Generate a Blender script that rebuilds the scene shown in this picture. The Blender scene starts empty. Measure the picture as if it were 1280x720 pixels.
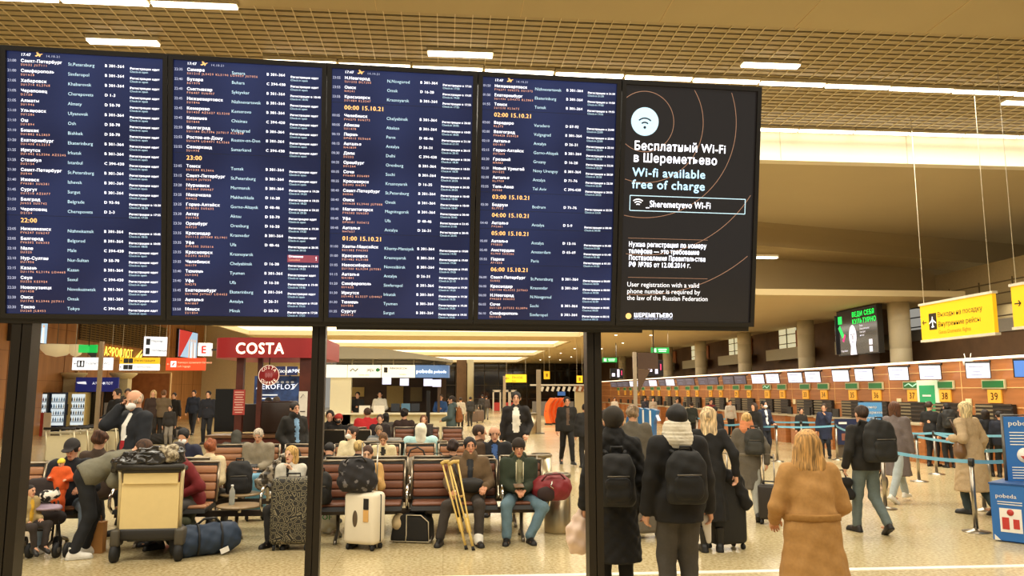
import bpy, bmesh, math, random
import numpy as np
from mathutils import Matrix, Vector, Euler
random.seed(7)
SC = bpy.context.scene
COL = SC.collection
R = math.radians

# ------------------------------------------------------------------ camera
FOC, EYE, PITCH, YAW = 975.0, 1.93, math.atan(129 / 975.0), R(4.87)
cam = bpy.data.cameras.new('camera')
cam.sensor_width = 36.0
cam.lens = FOC / 1280 * 36
cam.clip_end = 300
co = bpy.data.objects.new('camera', cam)
COL.objects.link(co)
co.location = (0, 0, EYE)
co.rotation_euler = (math.pi / 2 + PITCH, 0, -YAW)
SC.camera = co

# ------------------------------------------------------------------ light and exposure
SC.view_settings.view_transform = 'Standard'
SC.view_settings.look = 'None'
SC.view_settings.exposure = 0.0
SC.view_settings.gamma = 1.0
SC.view_settings.use_curve_mapping = False
w = bpy.data.worlds.new('hall_air')
SC.world = w
w.use_nodes = True
w.node_tree.nodes['Background'].inputs[0].default_value = (1.0, .94, .80, 1)
w.node_tree.nodes['Background'].inputs[1].default_value = 0.33
WARM = (1.0, .925, .77)
def area_light(x, y, z, sx, sy, watts, col=WARM):
    l = bpy.data.lights.new('ceiling_lamp_light', 'AREA')
    l.shape = 'RECTANGLE'; l.size = sx; l.size_y = sy; l.energy = watts * .80; l.color = col
    o = bpy.data.objects.new('ceiling_lamp_light', l)
    o.location = (x, y, z); COL.objects.link(o)
    return o
# rows of luminaires in the grid ceiling over and behind the camera, then over the hall
area_light(0, -1.0, 8.0, 22, 3.0, 1500)
area_light(-2, 6.0, 8.0, 24, 3.0, 1900)
area_light(2, 15.6, 7.9, 26, 3.0, 2500)
area_light(-6, 27, 4.85, 20, 1.0, 700)
area_light(-1, 34, 4.85, 22, 1.0, 800)
area_light(-1, 42, 4.85, 22, 1.0, 900)
area_light(-1, 52, 4.85, 22, 1.0, 900)
area_light(-1, 64, 4.85, 22, 1.0, 900)
area_light(11.5, 36, 4.9, 1.5, 40, 1100)
area_light(10.5, 20, 6.9, 6, 6, 500)
area_light(18.3, 20, 4.9, 1.2, 10, 160)  # added lamp without a fitting, brightens the dark corridor behind the railing

# ------------------------------------------------------------------ pixel -> place
_F0 = np.array([math.sin(YAW), math.cos(YAW), 0]); _RT = np.array([math.cos(YAW), -math.sin(YAW), 0])
_FW = _F0 * math.cos(PITCH) + np.array([0, 0, math.sin(PITCH)]); _UP = np.cross(_RT, _FW)
def ray(px, py): return _FW + _RT * ((px - 640) / FOC) + _UP * ((360 - py) / FOC)
def P(px, py, Y):
    d = ray(px, py); t = Y / d[1]; return (d[0] * t, Y, EYE + d[2] * t)
def G(px, py, z=0.0):
    d = ray(px, py); t = (z - EYE) / d[2]; return (d[0] * t, d[1] * t, z)
def XW(px, py, X):
    d = ray(px, py); t = X / d[0]; return (X, d[1] * t, EYE + d[2] * t)
def X_of(px, Y): return P(px, 489, Y)[0]

# ------------------------------------------------------------------ materials
def lin(c):
    if isinstance(c, str):
        c = tuple(int(c[i:i + 2], 16) / 255 for i in (0, 2, 4))
    return tuple(x / 12.92 if x <= .04045 else ((x + .055) / 1.055) ** 2.4 for x in c)
_M = {}
def M(col, rough=.6, metal=0, emit=0, var=.12, scale=14, bump=0, coat=0, alpha=None):
    key = (col, rough, metal, emit, var, scale, bump, coat, alpha)
    if key in _M: return _M[key]
    m = bpy.data.materials.new('mat_' + (col if isinstance(col, str) else 'c'))
    m.use_nodes = True
    nt = m.node_tree; b = nt.nodes['Principled BSDF']; L = nt.links
    c = lin(col)
    b.inputs['Roughness'].default_value = rough
    b.inputs['Metallic'].default_value = metal
    b.inputs['Coat Weight'].default_value = coat
    b.inputs['Base Color'].default_value = (*c, 1)
    if emit:
        b.inputs['Emission Color'].default_value = (*c, 1)
        b.inputs['Emission Strength'].default_value = emit
    if alpha: b.inputs['Transmission Weight'].default_value = alpha
    if var and not emit:
        tc = nt.nodes.new('ShaderNodeTexCoord'); n = nt.nodes.new('ShaderNodeTexNoise')
        n.inputs['Scale'].default_value = scale; n.inputs['Detail'].default_value = 4
        L.new(tc.outputs['Object'], n.inputs['Vector'])
        mx = nt.nodes.new('ShaderNodeMix'); mx.data_type = 'RGBA'
        mx.inputs[6].default_value = (*[x * (1 - var) for x in c], 1)
        mx.inputs[7].default_value = (*[min(1, x * (1 + var)) for x in c], 1)
        L.new(n.outputs[0], mx.inputs[0]); L.new(mx.outputs[2], b.inputs['Base Color'])
        if bump:
            bp = nt.nodes.new('ShaderNodeBump'); bp.inputs['Strength'].default_value = bump
            bp.inputs['Distance'].default_value = .01
            L.new(n.outputs[0], bp.inputs['Height']); L.new(bp.outputs[0], b.inputs['Normal'])
    _M[key] = m
    return m
def two_tone(name, c1, c2, scale=30, lo=.45, hi=.6, rough=.6, tex='noise', stretch=(1, 1, 1), coat=0):
    m = bpy.data.materials.new(name); m.use_nodes = True
    nt = m.node_tree; b = nt.nodes['Principled BSDF']; L = nt.links
    tc = nt.nodes.new('ShaderNodeTexCoord'); mp = nt.nodes.new('ShaderNodeMapping')
    mp.inputs['Scale'].default_value = stretch
    L.new(tc.outputs['Object'], mp.inputs[0])
    if tex == 'voronoi':
        n = nt.nodes.new('ShaderNodeTexVoronoi'); n.feature = 'DISTANCE_TO_EDGE'; out = n.outputs[0]
    else:
        n = nt.nodes.new('ShaderNodeTexNoise'); n.inputs['Detail'].default_value = 5; out = n.outputs[0]
    n.inputs['Scale'].default_value = scale
    L.new(mp.outputs[0], n.inputs['Vector'])
    r = nt.nodes.new('ShaderNodeValToRGB')
    r.color_ramp.elements[0].position = lo; r.color_ramp.elements[0].color = (*lin(c1), 1)
    r.color_ramp.elements[1].position = hi; r.color_ramp.elements[1].color = (*lin(c2), 1)
    L.new(out, r.inputs[0]); L.new(r.outputs[0], b.inputs['Base Color'])
    b.inputs['Roughness'].default_value = rough; b.inputs['Coat Weight'].default_value = coat
    return m
BLACK = M('16130f', .5); DARK = M('2a2620', .5); STEEL = M('a79f92', .3, 1, var=.05); CHROME = M('cfcac0', .15, 1, var=0)
CREAM = M('e6d8b4', .6, var=.05); WHITE = M('efece4', .5, var=.04); LAMP = M('fff4dc', .5, emit=7.0, var=0)
RUBBER = M('1b1b1b', .7); GREYM = M('6d675d', .45, .6)

KIDS = {}
# ------------------------------------------------------------------ mesh builder
class MB:
    def __init__(s): s.v = []; s.f = []; s.m = []; s.s = []; s.T = None
    def add(s, vs, fs, mi=0, smooth=False):
        o = len(s.v)
        if s.T is not None: vs = [tuple(s.T @ Vector(v)) for v in vs]
        s.v.extend(vs); s.f.extend([tuple(i + o for i in f) for f in fs])
        s.m.extend([mi] * len(fs)); s.s.extend([smooth] * len(fs)); return s
    def box(s, c, d, mi=0, rot=None, bev=0, seg=2):
        rm = Euler(rot).to_matrix() if rot else None
        if bev:
            bm = bmesh.new(); bmesh.ops.create_cube(bm, size=1)
            for v in bm.verts: v.co = Vector((v.co.x * d[0], v.co.y * d[1], v.co.z * d[2]))
            bmesh.ops.bevel(bm, geom=bm.edges[:], offset=bev, segments=seg, profile=.5, affect='EDGES')
            bm.verts.index_update()
            vs = [v.co.copy() for v in bm.verts]; fs = [[v.index for v in f.verts] for f in bm.faces]; bm.free(); sm = True
        else:
            vs = [Vector((x * d[0] / 2, y * d[1] / 2, z * d[2] / 2)) for x in (-1, 1) for y in (-1, 1) for z in (-1, 1)]
            fs = [(0, 1, 3, 2), (4, 6, 7, 5), (0, 4, 5, 1), (2, 3, 7, 6), (0, 2, 6, 4), (1, 5, 7, 3)]; sm = False
        if rm: vs = [rm @ v for v in vs]
        return s.add([(v.x + c[0], v.y + c[1], v.z + c[2]) for v in vs], fs, mi, sm)
    def tube(s, pts, r, n=8, mi=0, caps=True, closed=False):
        pts = [Vector(p) for p in pts]; k = len(pts)
        rs = r if isinstance(r, (list, tuple)) else [r] * k
        vs = []; up = None
        for i, p in enumerate(pts):
            a = pts[i - 1] if (i > 0 or closed) else p; b = pts[(i + 1) % k] if (i < k - 1 or closed) else p
            d = (b - a).normalized()
            if up is None: up = Vector((0, 0, 1)) if abs(d.z) < .9 else Vector((1, 0, 0))
            x = d.cross(up).normalized(); up = x.cross(d).normalized()
            for j in range(n):
                t = 2 * math.pi * (j + .5) / n
                vs.append(tuple(p + (x * math.cos(t) + up * math.sin(t)) * rs[i]))
        fs = []
        for i in range(k if closed else k - 1):
            for j in range(n):
                a = i * n + j; b = i * n + (j + 1) % n; c = ((i + 1) % k) * n
                fs.append((a, b, c + (j + 1) % n, c + j))
        if caps and not closed: fs += [tuple(range(n - 1, -1, -1)), tuple(range((k - 1) * n, k * n))]
        return s.add(vs, fs, mi, n > 4)
    def cyl(s, p0, p1, r0, r1=None, n=14, mi=0): return s.tube([p0, p1], [r0, r0 if r1 is None else r1], n, mi)
    def lathe(s, prof, c=(0, 0, 0), n=20, mi=0):
        vs = [(c[0] + r * math.cos(2 * math.pi * j / n), c[1] + r * math.sin(2 * math.pi * j / n), c[2] + z) for r, z in prof for j in range(n)]
        fs = [(i * n + j, i * n + (j + 1) % n, (i + 1) * n + (j + 1) % n, (i + 1) * n + j) for i in range(len(prof) - 1) for j in range(n)]
        fs += [tuple(range(n - 1, -1, -1)), tuple(range((len(prof) - 1) * n, len(prof) * n))]
        return s.add(vs, fs, mi, True)
    def prism(s, poly, y0, y1, mi=0, plane='xz'):
        n = len(poly)
        mk = (lambda a, b, y: (a, y, b)) if plane == 'xz' else ((lambda a, b, y: (y, a, b)) if plane == 'yz' else (lambda a, b, y: (a, b, y)))
        vs = [mk(a, b, y0) for a, b in poly] + [mk(a, b, y1) for a, b in poly]
        fs = [tuple(range(n)), tuple(range(2 * n - 1, n - 1, -1))] + [(i, (i + 1) % n, n + (i + 1) % n, n + i)[::-1] for i in range(n)]
        return s.add(vs, fs, mi)
    def ell(s, c, r, mi=0, n=12):
        vs = []; fs = []
        for i in range(n + 1):
            a = math.pi * i / n
            for j in range(n * 2):
                b = math.pi * j / n
                vs.append((c[0] + r[0] * math.sin(a) * math.cos(b), c[1] + r[1] * math.sin(a) * math.sin(b), c[2] + r[2] * math.cos(a)))
        w2 = 2 * n
        fs = [(i * w2 + j, (i + 1) * w2 + j, (i + 1) * w2 + (j + 1) % w2, i * w2 + (j + 1) % w2) for i in range(n) for j in range(w2)]
        return s.add(vs, fs, mi, True)
    def quad(s, a, b, c, d, mi=0): return s.add([a, b, c, d], [(0, 1, 2, 3)], mi)
    def build(s, name, mats, parent=None, loc=None, rz=0):
        me = bpy.data.meshes.new(name)
        me.from_pydata([tuple(v) for v in s.v], [], s.f)
        for m in (mats if isinstance(mats, (list, tuple)) else [mats]): me.materials.append(m)
        me.polygons.foreach_set('material_index', s.m); me.polygons.foreach_set('use_smooth', s.s)
        me.update()
        o = bpy.data.objects.new(name, me); COL.objects.link(o)
        if parent: o.parent = parent; KIDS.setdefault(parent.name, []).append(o)
        if loc is not None: o.location = loc
        if rz: o.rotation_euler = (0, 0, rz)
        return o
def tag(o, label, cat, group=None, kind=None):
    o['label'] = label; o['category'] = cat
    if group: o['group'] = group
    if kind: o['kind'] = kind
    return o
def thing(name, label, cat, loc=(0, 0, 0), rz=0, group=None, rot=None):
    o = bpy.data.objects.new(name, None); COL.objects.link(o); o.empty_display_size = .1
    o.location = loc; o.rotation_euler = rot or (0, 0, rz)
    return tag(o, label, cat, group)
def struct(o): o['kind'] = 'structure'; return o
def copy_tree(o, parent=None):
    c = o.copy(); COL.objects.link(c)
    if parent: c.parent = parent; KIDS.setdefault(parent.name, []).append(c)
    for ch in KIDS.get(o.name, []): copy_tree(ch, c)
    return c
def dup(o, loc, rz=0, label=None, group=None):
    c = copy_tree(o); c.location = loc; c.rotation_euler = (0, 0, rz)
    if label: c['label'] = label
    if group: c['group'] = group
    return c

# ------------------------------------------------------------------ lettering
_GL = {}
def _txt(body, bold, res, off=0):
    c = bpy.data.curves.new('glyph', 'FONT'); c.body = body; c.resolution_u = res; c.offset = off
    o = bpy.data.objects.new('glyph', c); COL.objects.link(o)
    dg = bpy.context.evaluated_depsgraph_get()
    e = o.evaluated_get(dg); m = e.to_mesh()
    r = ([tuple(v.co[:2]) for v in m.vertices], [tuple(p.vertices) for p in m.polygons])
    e.to_mesh_clear(); bpy.data.objects.remove(o); bpy.data.curves.remove(c)
    if len(r[1]) > 1.3 * len(r[0]) and not off: return _txt(body, bold, res, -.0005)
    return r
def glyph(ch, bold=False, res=1):
    k = (ch, bold, res)
    if k not in _GL:
        if ('w', bold) not in _GL: _GL[('w', bold)] = max(x for x, y in _txt('HH', bold, 1)[0])
        adv = max(x for x, y in _txt('H' + ch + 'H', bold, 1)[0]) - _GL[('w', bold)]
        v, f = _txt(ch, bold, res) if ch.strip() else ([], [])
        _GL[k] = (v, f, adv + (.045 if bold else 0))
    return _GL[k]
def write(mb, s, x, z, size, mi=0, y=0.0, bold=False, track=0, res=2, align=0, sx=1.0):
    """lettering on a plane facing -y, baseline at z"""
    if align:
        wd = sum(glyph(c, bold, res)[2] + track for c in s) * size * sx
        x -= wd * (.5 if align == 1 else 1)
    for c in s:
        v, f, a = glyph(c, bold, res)
        for ox, oz in (((0, 0), (.045, 0), (.022, .02), (.022, -.02)) if res > 2 else ((0, 0), (.05, 0))) if bold else ((0, 0),):
            mb.add([(x + (p[0] + ox) * size * sx, y, z + (p[1] + oz) * size) for p in v], f, mi)
        x += (a + track) * size * sx
    return x
# ------------------------------------------------------------------ bodies: smooth union of tapered shapes turned into one surface
def rotx(a): c, s = math.cos(a), math.sin(a); return np.array([[1, 0, 0], [0, c, -s], [0, s, c]])
def rotz(a): c, s = math.cos(a), math.sin(a); return np.array([[c, -s, 0], [s, c, 0], [0, 0, 1]])
def roty(a): c, s = math.cos(a), math.sin(a); return np.array([[c, 0, s], [0, 1, 0], [-s, 0, c]])
A = lambda *a: np.array(a, float)
def CAP(a, b, ra, rb=None, mi=0, k=None): return ('c', A(*a), A(*b), ra, ra if rb is None else rb, mi, k)
def ELL(c, r, mi=0, Rm=None, k=None, sub=False): return ('s' if sub else 'e', A(*c), A(*r), np.eye(3) if Rm is None else Rm, 0, mi, k)
def FLAT(o, Rm, a, b, ra, rb, sq, mi=0, k=None): return ('t', A(*o), (Rm, A(*a), A(*b), sq), ra, rb, mi, k)
def _dist(p, X, Y, Z):
    if p[0] in 'es':
        c, r, Rm = p[1], p[2], p[3]
        x, y, z = X - c[0], Y - c[1], Z - c[2]
        u = (x * Rm[0, 0] + y * Rm[1, 0] + z * Rm[2, 0]) / r[0]; v = (x * Rm[0, 1] + y * Rm[1, 1] + z * Rm[2, 1]) / r[1]; w_ = (x * Rm[0, 2] + y * Rm[1, 2] + z * Rm[2, 2]) / r[2]
        return (np.sqrt(u * u + v * v + w_ * w_) - 1) * r.min()
    if p[0] == 't':
        o = p[1]; Rm, a, b, sq = p[2]
        x, y, z = X - o[0], Y - o[1], Z - o[2]
        u = x * Rm[0, 0] + y * Rm[1, 0] + z * Rm[2, 0]; v = (x * Rm[0, 1] + y * Rm[1, 1] + z * Rm[2, 1]) / sq; w_ = x * Rm[0, 2] + y * Rm[1, 2] + z * Rm[2, 2]
        X, Y, Z = u, v, w_; sc = (1 + sq) / 2
    else: a, b = p[1], p[2]; sc = 1
    ra, rb = p[3], p[4]; ab = b - a; L2 = max(ab @ ab, 1e-9)
    t = np.clip(((X - a[0]) * ab[0] + (Y - a[1]) * ab[1] + (Z - a[2]) * ab[2]) / L2, 0, 1)
    return (np.sqrt((X - a[0] - t * ab[0]) ** 2 + (Y - a[1] - t * ab[1]) ** 2 + (Z - a[2] - t * ab[2]) ** 2) - (ra + (rb - ra) * t)) * sc
def _bb(p):
    if p[0] in 'es':
        e = np.sqrt(((p[3] * p[2]) ** 2).sum(1)); return p[1] - e, p[1] + e
    if p[0] == 't':
        o = p[1]; Rm, a, b, sq = p[2]; r = max(p[3], p[4]) * max(1, sq)
        a, b = Rm @ (a * A(1, sq, 1)) + o, Rm @ (b * A(1, sq, 1)) + o; return np.minimum(a, b) - r, np.maximum(a, b) + r
    r = max(p[3], p[4]); return np.minimum(p[1], p[2]) - r, np.maximum(p[1], p[2]) + r
def surf(prims, res, k=.03, cuts=(), fold=0.0, quilt=0.0, qf=70.0, pleat=None, diamond=0.0):
    pos = [p for p in prims if p[0] != 's']; sub = [p for p in prims if p[0] == 's']
    bbs = [_bb(p) for p in pos]
    lo = np.min([b[0] for b in bbs], 0) - 2.5 * res - abs(fold) * 2 - abs(quilt); hi = np.max([b[1] for b in bbs], 0) + 2.5 * res + abs(fold) * 2 + abs(quilt)
    n = np.ceil((hi - lo) / res).astype(int) + 1
    ax = [lo[i] + res * np.arange(n[i]) for i in range(3)]
    F = np.full(n, 9.0, np.float32); B = np.full(n, 9.0, np.float32); MI = np.zeros(n, np.int16)
    for p, (a, b) in zip(pos, bbs):
        pad = k + 3 * res + .02
        s = tuple(slice(max(0, int((a[i] - pad - lo[i]) / res)), min(n[i], int((b[i] + pad - lo[i]) / res) + 2)) for i in range(3))
        X, Y, Z = np.meshgrid(ax[0][s[0]], ax[1][s[1]], ax[2][s[2]], indexing='ij', sparse=True)
        d = _dist(p, X, Y, Z).astype(np.float32); kk = k if p[6] is None else p[6]
        f = F[s]; h = np.maximum(kk - np.abs(f - d), 0) / kk
        F[s] = np.minimum(f, d) - h * h * kk * .25
        q = d < B[s]; MI[s] = np.where(q, p[5], MI[s]); B[s] = np.where(q, d, B[s])
    X, Y, Z = np.meshgrid(*ax, indexing='ij', sparse=True)
    if fold: F += fold * (np.sin(23 * X + 17 * Z) * np.sin(19 * Y + 31 * Z) + .6 * np.sin(47 * X - 29 * Z + 3) * np.sin(41 * Y + 11))
    if quilt: F += quilt * np.abs(np.cos(qf * Z / 2)) ** .5 - quilt
    if pleat: F += pleat[1] * np.clip((pleat[0] - Z) / .5, 0, 1) * np.sin(9 * np.arctan2(X, Y + .0) + 2 * np.sin(3 * Z))
    if diamond: F += diamond * (np.abs(np.sin(28 * (X + Y * .6 + Z))) ** .5 * np.abs(np.sin(28 * (X + Y * .6 - Z))) ** .5) * -1 + diamond * .6
    for p in sub:
        F = np.maximum(F, -_dist(p, X, Y, Z))
    for pt, nn in cuts: F = np.maximum(F, (X - pt[0]) * nn[0] + (Y - pt[1]) * nn[1] + (Z - pt[2]) * nn[2])
    F = F.astype(np.float32); I = F < 0
    # surface nets
    c = [I[i:n[0] - 1 + i, j:n[1] - 1 + j, l:n[2] - 1 + l] for i in (0, 1) for j in (0, 1) for l in (0, 1)]
    cnt = sum(x.astype(np.int8) for x in c); act = (cnt > 0) & (cnt < 8)
    idx = np.argwhere(act)
    if len(idx) == 0: return [], [], []
    vid = np.full(act.shape, -1, np.int64); vid[act] = np.arange(len(idx))
    vals = np.stack([F[idx[:, 0] + i, idx[:, 1] + j, idx[:, 2] + l] for i in (0, 1) for j in (0, 1) for l in (0, 1)], 1)
    cor = np.array([(i, j, l) for i in (0, 1) for j in (0, 1) for l in (0, 1)], float)
    acc = np.zeros((len(idx), 3)); num = np.zeros(len(idx))
    for a in range(8):
        for b in range(a + 1, 8):
            if abs(cor[a] - cor[b]).sum() != 1: continue
            va, vb = vals[:, a], vals[:, b]; x = (va < 0) != (vb < 0)
            t = np.where(x, va / np.where(x, va - vb, 1), 0)
            acc += np.where(x[:, None], cor[a] + t[:, None] * (cor[b] - cor[a]), 0); num += x
    V = lo + (idx + acc / num[:, None]) * res
    quads = []
    for axn in range(3):
        o1, o2 = [(1, 2), (2, 0), (0, 1)][axn]
        sl0 = [slice(None)] * 3; sl1 = [slice(None)] * 3; sl0[axn] = slice(0, -1); sl1[axn] = slice(1, None)
        a, b = I[tuple(sl0)], I[tuple(sl1)]
        e = np.argwhere(a != b)
        e = e[(e[:, o1] > 0) & (e[:, o2] > 0) & (e[:, o1] < n[o1] - 1) & (e[:, o2] < n[o2] - 1)]
        if not len(e): continue
        flip = a[e[:, 0], e[:, 1], e[:, 2]]
        def g(d1, d2):
            q = e.copy(); q[:, o1] += d1; q[:, o2] += d2; return vid[q[:, 0], q[:, 1], q[:, 2]]
        q = np.stack([g(-1, -1), g(0, -1), g(0, 0), g(-1, 0)], 1)
        q[~flip] = q[~flip][:, ::-1]; quads.append(q)
    Q = np.concatenate(quads); Q = Q[(Q >= 0).all(1)]
    mid = V[Q].mean(1); gi = np.clip(np.rint((mid - lo) / res).astype(int), 0, n - 1)
    return V, Q, MI[gi[:, 0], gi[:, 1], gi[:, 2]]
def smesh(name, parts, mats, parent=None):
    """several surf() results as ONE mesh object"""
    vs = []; fs = []; ms = []; o = 0
    for V, Q, m in parts:
        if len(V) == 0: continue
        vs.append(V); fs.append(Q + o); ms.append(m); o += len(V)
    me = bpy.data.meshes.new(name)
    V = np.concatenate(vs); Q = np.concatenate(fs); m = np.concatenate(ms)
    me.vertices.add(len(V)); me.vertices.foreach_set('co', V.astype(np.float32).ravel())
    me.loops.add(len(Q) * 4); me.loops.foreach_set('vertex_index', Q.astype(np.int32).ravel())
    me.polygons.add(len(Q)); me.polygons.foreach_set('loop_start', np.arange(0, len(Q) * 4, 4, dtype=np.int32))
    for x in mats: me.materials.append(x)
    me.polygons.foreach_set('material_index', m.astype(np.int32)); me.polygons.foreach_set('use_smooth', np.ones(len(Q), bool))
    me.update(); me.validate()
    ob = bpy.data.objects.new(name, me); COL.objects.link(ob)
    if parent: ob.parent = parent
    return ob
def soft(name, prims, mats, res=.012, parent=None, loc=None, rz=0, **kw):
    o = smesh(name, [surf(prims, res, **kw)], mats if isinstance(mats, list) else [mats], parent)
    if loc is not None: o.location = loc
    if rz: o.rotation_euler = (0, 0, rz)
    return o
def ik(S, T, l1, l2, hint):
    d = T - S; L = np.linalg.norm(d); u = d / max(L, 1e-6); Lc = min(L, (l1 + l2) * .998)
    T = S + u * Lc
    a = (l1 * l1 - l2 * l2 + Lc * Lc) / (2 * Lc); h = math.sqrt(max(l1 * l1 - a * a, 0))
    v = hint - u * (hint @ u); v = v / max(np.linalg.norm(v), 1e-6)
    return S + u * a + v * h, T
SKIN = ['d9a382', 'c98f6c', 'e3b595']
_ST = {}
def strands(c):
    if c not in _ST:
        r, g, b = (int(c[i:i + 2], 16) for i in (0, 2, 4)); f = lambda q: '%02x%02x%02x' % tuple(min(255, int(x * q)) for x in (r, g, b))
        _ST[c] = two_tone('hair_' + c, f(.62), f(1.22), 1, .35, .65, .68, stretch=(70, 70, 5))
    return _ST[c]
def cloth(c, r=.85): return M(c, r, var=.18, scale=40, bump=.15)
HANDS = {'down': (.27, .04, -.10), 'pocket': (.20, .14, .02), 'lap': (.10, .27, .10), 'knee': (.17, .40, .10), 'phone': (.07, .30, .22),
         'front': (.17, .24, .10), 'chin': (.07, .22, .44), 'ear': (.13, .10, .62), 'pull': (.30, -.18, .0), 'hold': (.16, .28, .14), 'bench': (.28, .05, .02),
         'swingf': (.25, .22, -.04), 'swingb': (.27, -.2, -.05)}
def person(label, loc, H=1.75, yaw=180, pose='stand', lean=0, hp=0, hy=0, arms=('down', 'down'), feet=None, seat=.44, group=None,
           top='20201e', topk='jacket', thick=.022, hem=None, front=None, sleeves=True, bottom='23211f', shoe='1d1a18', boots=False,
           skin=0, hair='2b1c12', hairk='short', hat=None, hatk='beanie', mask=None, scarf=None, belt=None, hood=None, fine=None, wide=1.0, collar=None, shoes=True, turn=0, topmat=None, botthick=.014, sole=None, elb=.42, elh=None, flare=1.0, knee=(.35, .35)):
    """one person: a continuous body, clothing and hair as its parts"""
    s = H / 1.75
    dist = math.hypot(loc[0], loc[1])
    fine = (dist < 12.5) if fine is None else fine
    res = (.013 if dist < 12.5 else .02 if dist < 18 else .03)
    sit = pose == 'sit'
    pel = A(0, 0, seat + .10 if sit else .95 * s) / s
    if pose == 'bend': pel = A(0, -.1, .93)
    if lean == 0 and sit: lean = -6
    if pose == 'walk' and lean == 0: lean = 3
    Rt = rotz(R(turn)) @ rotx(-R(lean))
    tp = lambda x, f, u: pel + Rt @ A(x, f, u)
    W = wide
    neck = tp(0, 0, .53); hpa = (lean + hp) / 2 if lean < 60 else hp
    Rh = rotz(R(turn * .6)) @ rotz(R(hy)) @ rotx(-R(hp))
    hc = neck + rotz(R(turn)) @ rotx(-R(hpa)) @ A(0, .015, .145)
    hd = lambda x, y, z: hc + Rh @ A(x, y, z)
    sh = [tp(-.175 * W, 0, .465), tp(.175 * W, 0, .465)]
    el = []; wr = []; Rp = rotz(R(turn))
    for i, (sd, nm) in enumerate(((-1, arms[0]), (1, arms[1]))):
        t = HANDS[nm] if isinstance(nm, str) else nm
        T = pel + Rp @ A(t[0] * sd, t[1], t[2])
        e, w_ = ik(sh[i], T, .29, .26, Rp @ (A(sd * elb, -.55, -.65) if elh is None else A(sd * elh[0], elh[1], elh[2]))); el.append(e); wr.append(w_)
    if feet is None:
        feet = {'stand': ((-.1, 0, 0), (.1, .03, 0)), 'walk': ((-.09, .28, 0), (.09, -.30, .05)), 'sit': ((-.13, .46, 0), (.13, .46, 0)), 'bend': ((-.12, .12, 0), (.12, -.12, 0))}[pose]
    hip = [pel + A(-.09, 0, -.02), pel + A(.09, 0, -.02)]; kn = []; an = []
    for i, ft in enumerate(feet):
        k_, a_ = ik(hip[i], A(ft[0], ft[1], ft[2] + .085), .435, .425, A((-knee[0] if i == 0 else knee[1]) if sit else 0, 1, .6 if sit else 0)); kn.append(k_); an.append(a_)
    skm = M(SKIN[skin], .55, var=.06, scale=30); hm = strands(hair)
    lip = M('a8604f', .5); eye = M('3a2a22', .25)
    sc = lambda pr: [(p[0], p[1] * s, ((p[2][0], p[2][1] * s, p[2][2] * s, p[2][3]) if p[0] == 't' else p[2] * s), (p[3] if p[0] in 'es' else p[3] * s), p[4] * s, p[5], p[6]) for p in pr]
    def cs(c): return [(A(*a) * s, b) for a, b in c]
    # --- the body
    bp = [FLAT(pel, Rt, (-.05 * W, 0, .02), (.05 * W, 0, .02), .115, .115, .85), FLAT(pel, Rt, (0, 0, .13), (0, 0, .3), .11 * W, .13 * W, .8), FLAT(pel, Rt, (-.1, 0, .42), (.1, 0, .42), .07, .07, .8), CAP(tp(0, 0, .42), hd(0, -.02, -.05), .06, .052)]
    for i in (0, 1):
        bp += [CAP(sh[i], el[i], .045, .038), CAP(el[i], wr[i], .038, .027), CAP(hip[i], kn[i], .078, .052), CAP(kn[i], an[i], .05, .035), CAP(an[i] + A(0, -.03, -.04), an[i] + A(0, .13, -.05), .028, .022)]
    hb = [ELL(hd(0, -.012, .028), (.081, .099, .1), 0, Rh), CAP(hd(0, .02, -.03), hd(0, .052, -.088), .058, .034), CAP(hd(0, -.025, -.04), neck - A(0, 0, .04), .054, .058),
          CAP(hd(0, .09, .012), hd(0, .106, -.02), .010, .014, 0, .015)]
    for sd in (-1, 1): hb += [ELL(hd(sd * .083, -.012, 0), (.012, .024, .032), 0, Rh, .01)]
    if fine:
        for sd in (-1, 1): hb += [ELL(hd(sd * .031, .081, .014), (.012, .009, .0055), 2, Rh, .004), CAP(hd(sd * .016, .090, .034), hd(sd * .047, .080, .036), .0048, .004, 1, .004)]
        hb += [CAP(hd(-.019, .085, -.058), hd(.019, .085, -.058), .008, .008, 3, .006)]
    hands = []
    for i, sd in enumerate((-1, 1)):
        d = wr[i] - el[i]; d = d / np.linalg.norm(d); dn = A(0, 0, -1.) + Rp @ A(-sd * .3, .2, 0); dn -= d * (dn @ d); dn /= max(np.linalg.norm(dn), 1e-6); sdv = np.cross(d, dn)
        if sit: d = d * .9 + dn * .25; d /= np.linalg.norm(d)
        w0 = wr[i]
        hh = [CAP(w0 - d * .05, w0 + d * .01, .026, .025), CAP(w0 + d * .02 - sdv * .02, w0 + d * .075 - sdv * .022, .02, .018), CAP(w0 + d * .02 + sdv * .018, w0 + d * .075 + sdv * .022, .02, .018)]
        if fine:
            for q, (off, ln) in enumerate(((-.031, .062), (-.011, .072), (.010, .068), (.030, .052))):
                b0 = w0 + d * .075 + sdv * off; b1 = b0 + (d * .85 + dn * .5) * ln * .55; b2 = b1 + (d * .35 + dn * .92) * ln * .5
                hh += [CAP(b0, b1, .0095, .0088, 0, .006), CAP(b1, b2, .0088, .0072, 0, .006)]
            ts = 1 if (sdv @ (Rp @ A(-sd, .6, .4))) > 0 else -1
            t0 = w0 + d * .02 + sdv * .026 * ts; t1 = t0 + (d * .55 + sdv * ts * .6 + dn * .4) * .045; t2 = t1 + (d * .8 + dn * .5) * .035
            hh += [CAP(t0, t1, .0125, .0105, 0, .008), CAP(t1, t2, .0105, .008, 0, .006)]
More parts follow.
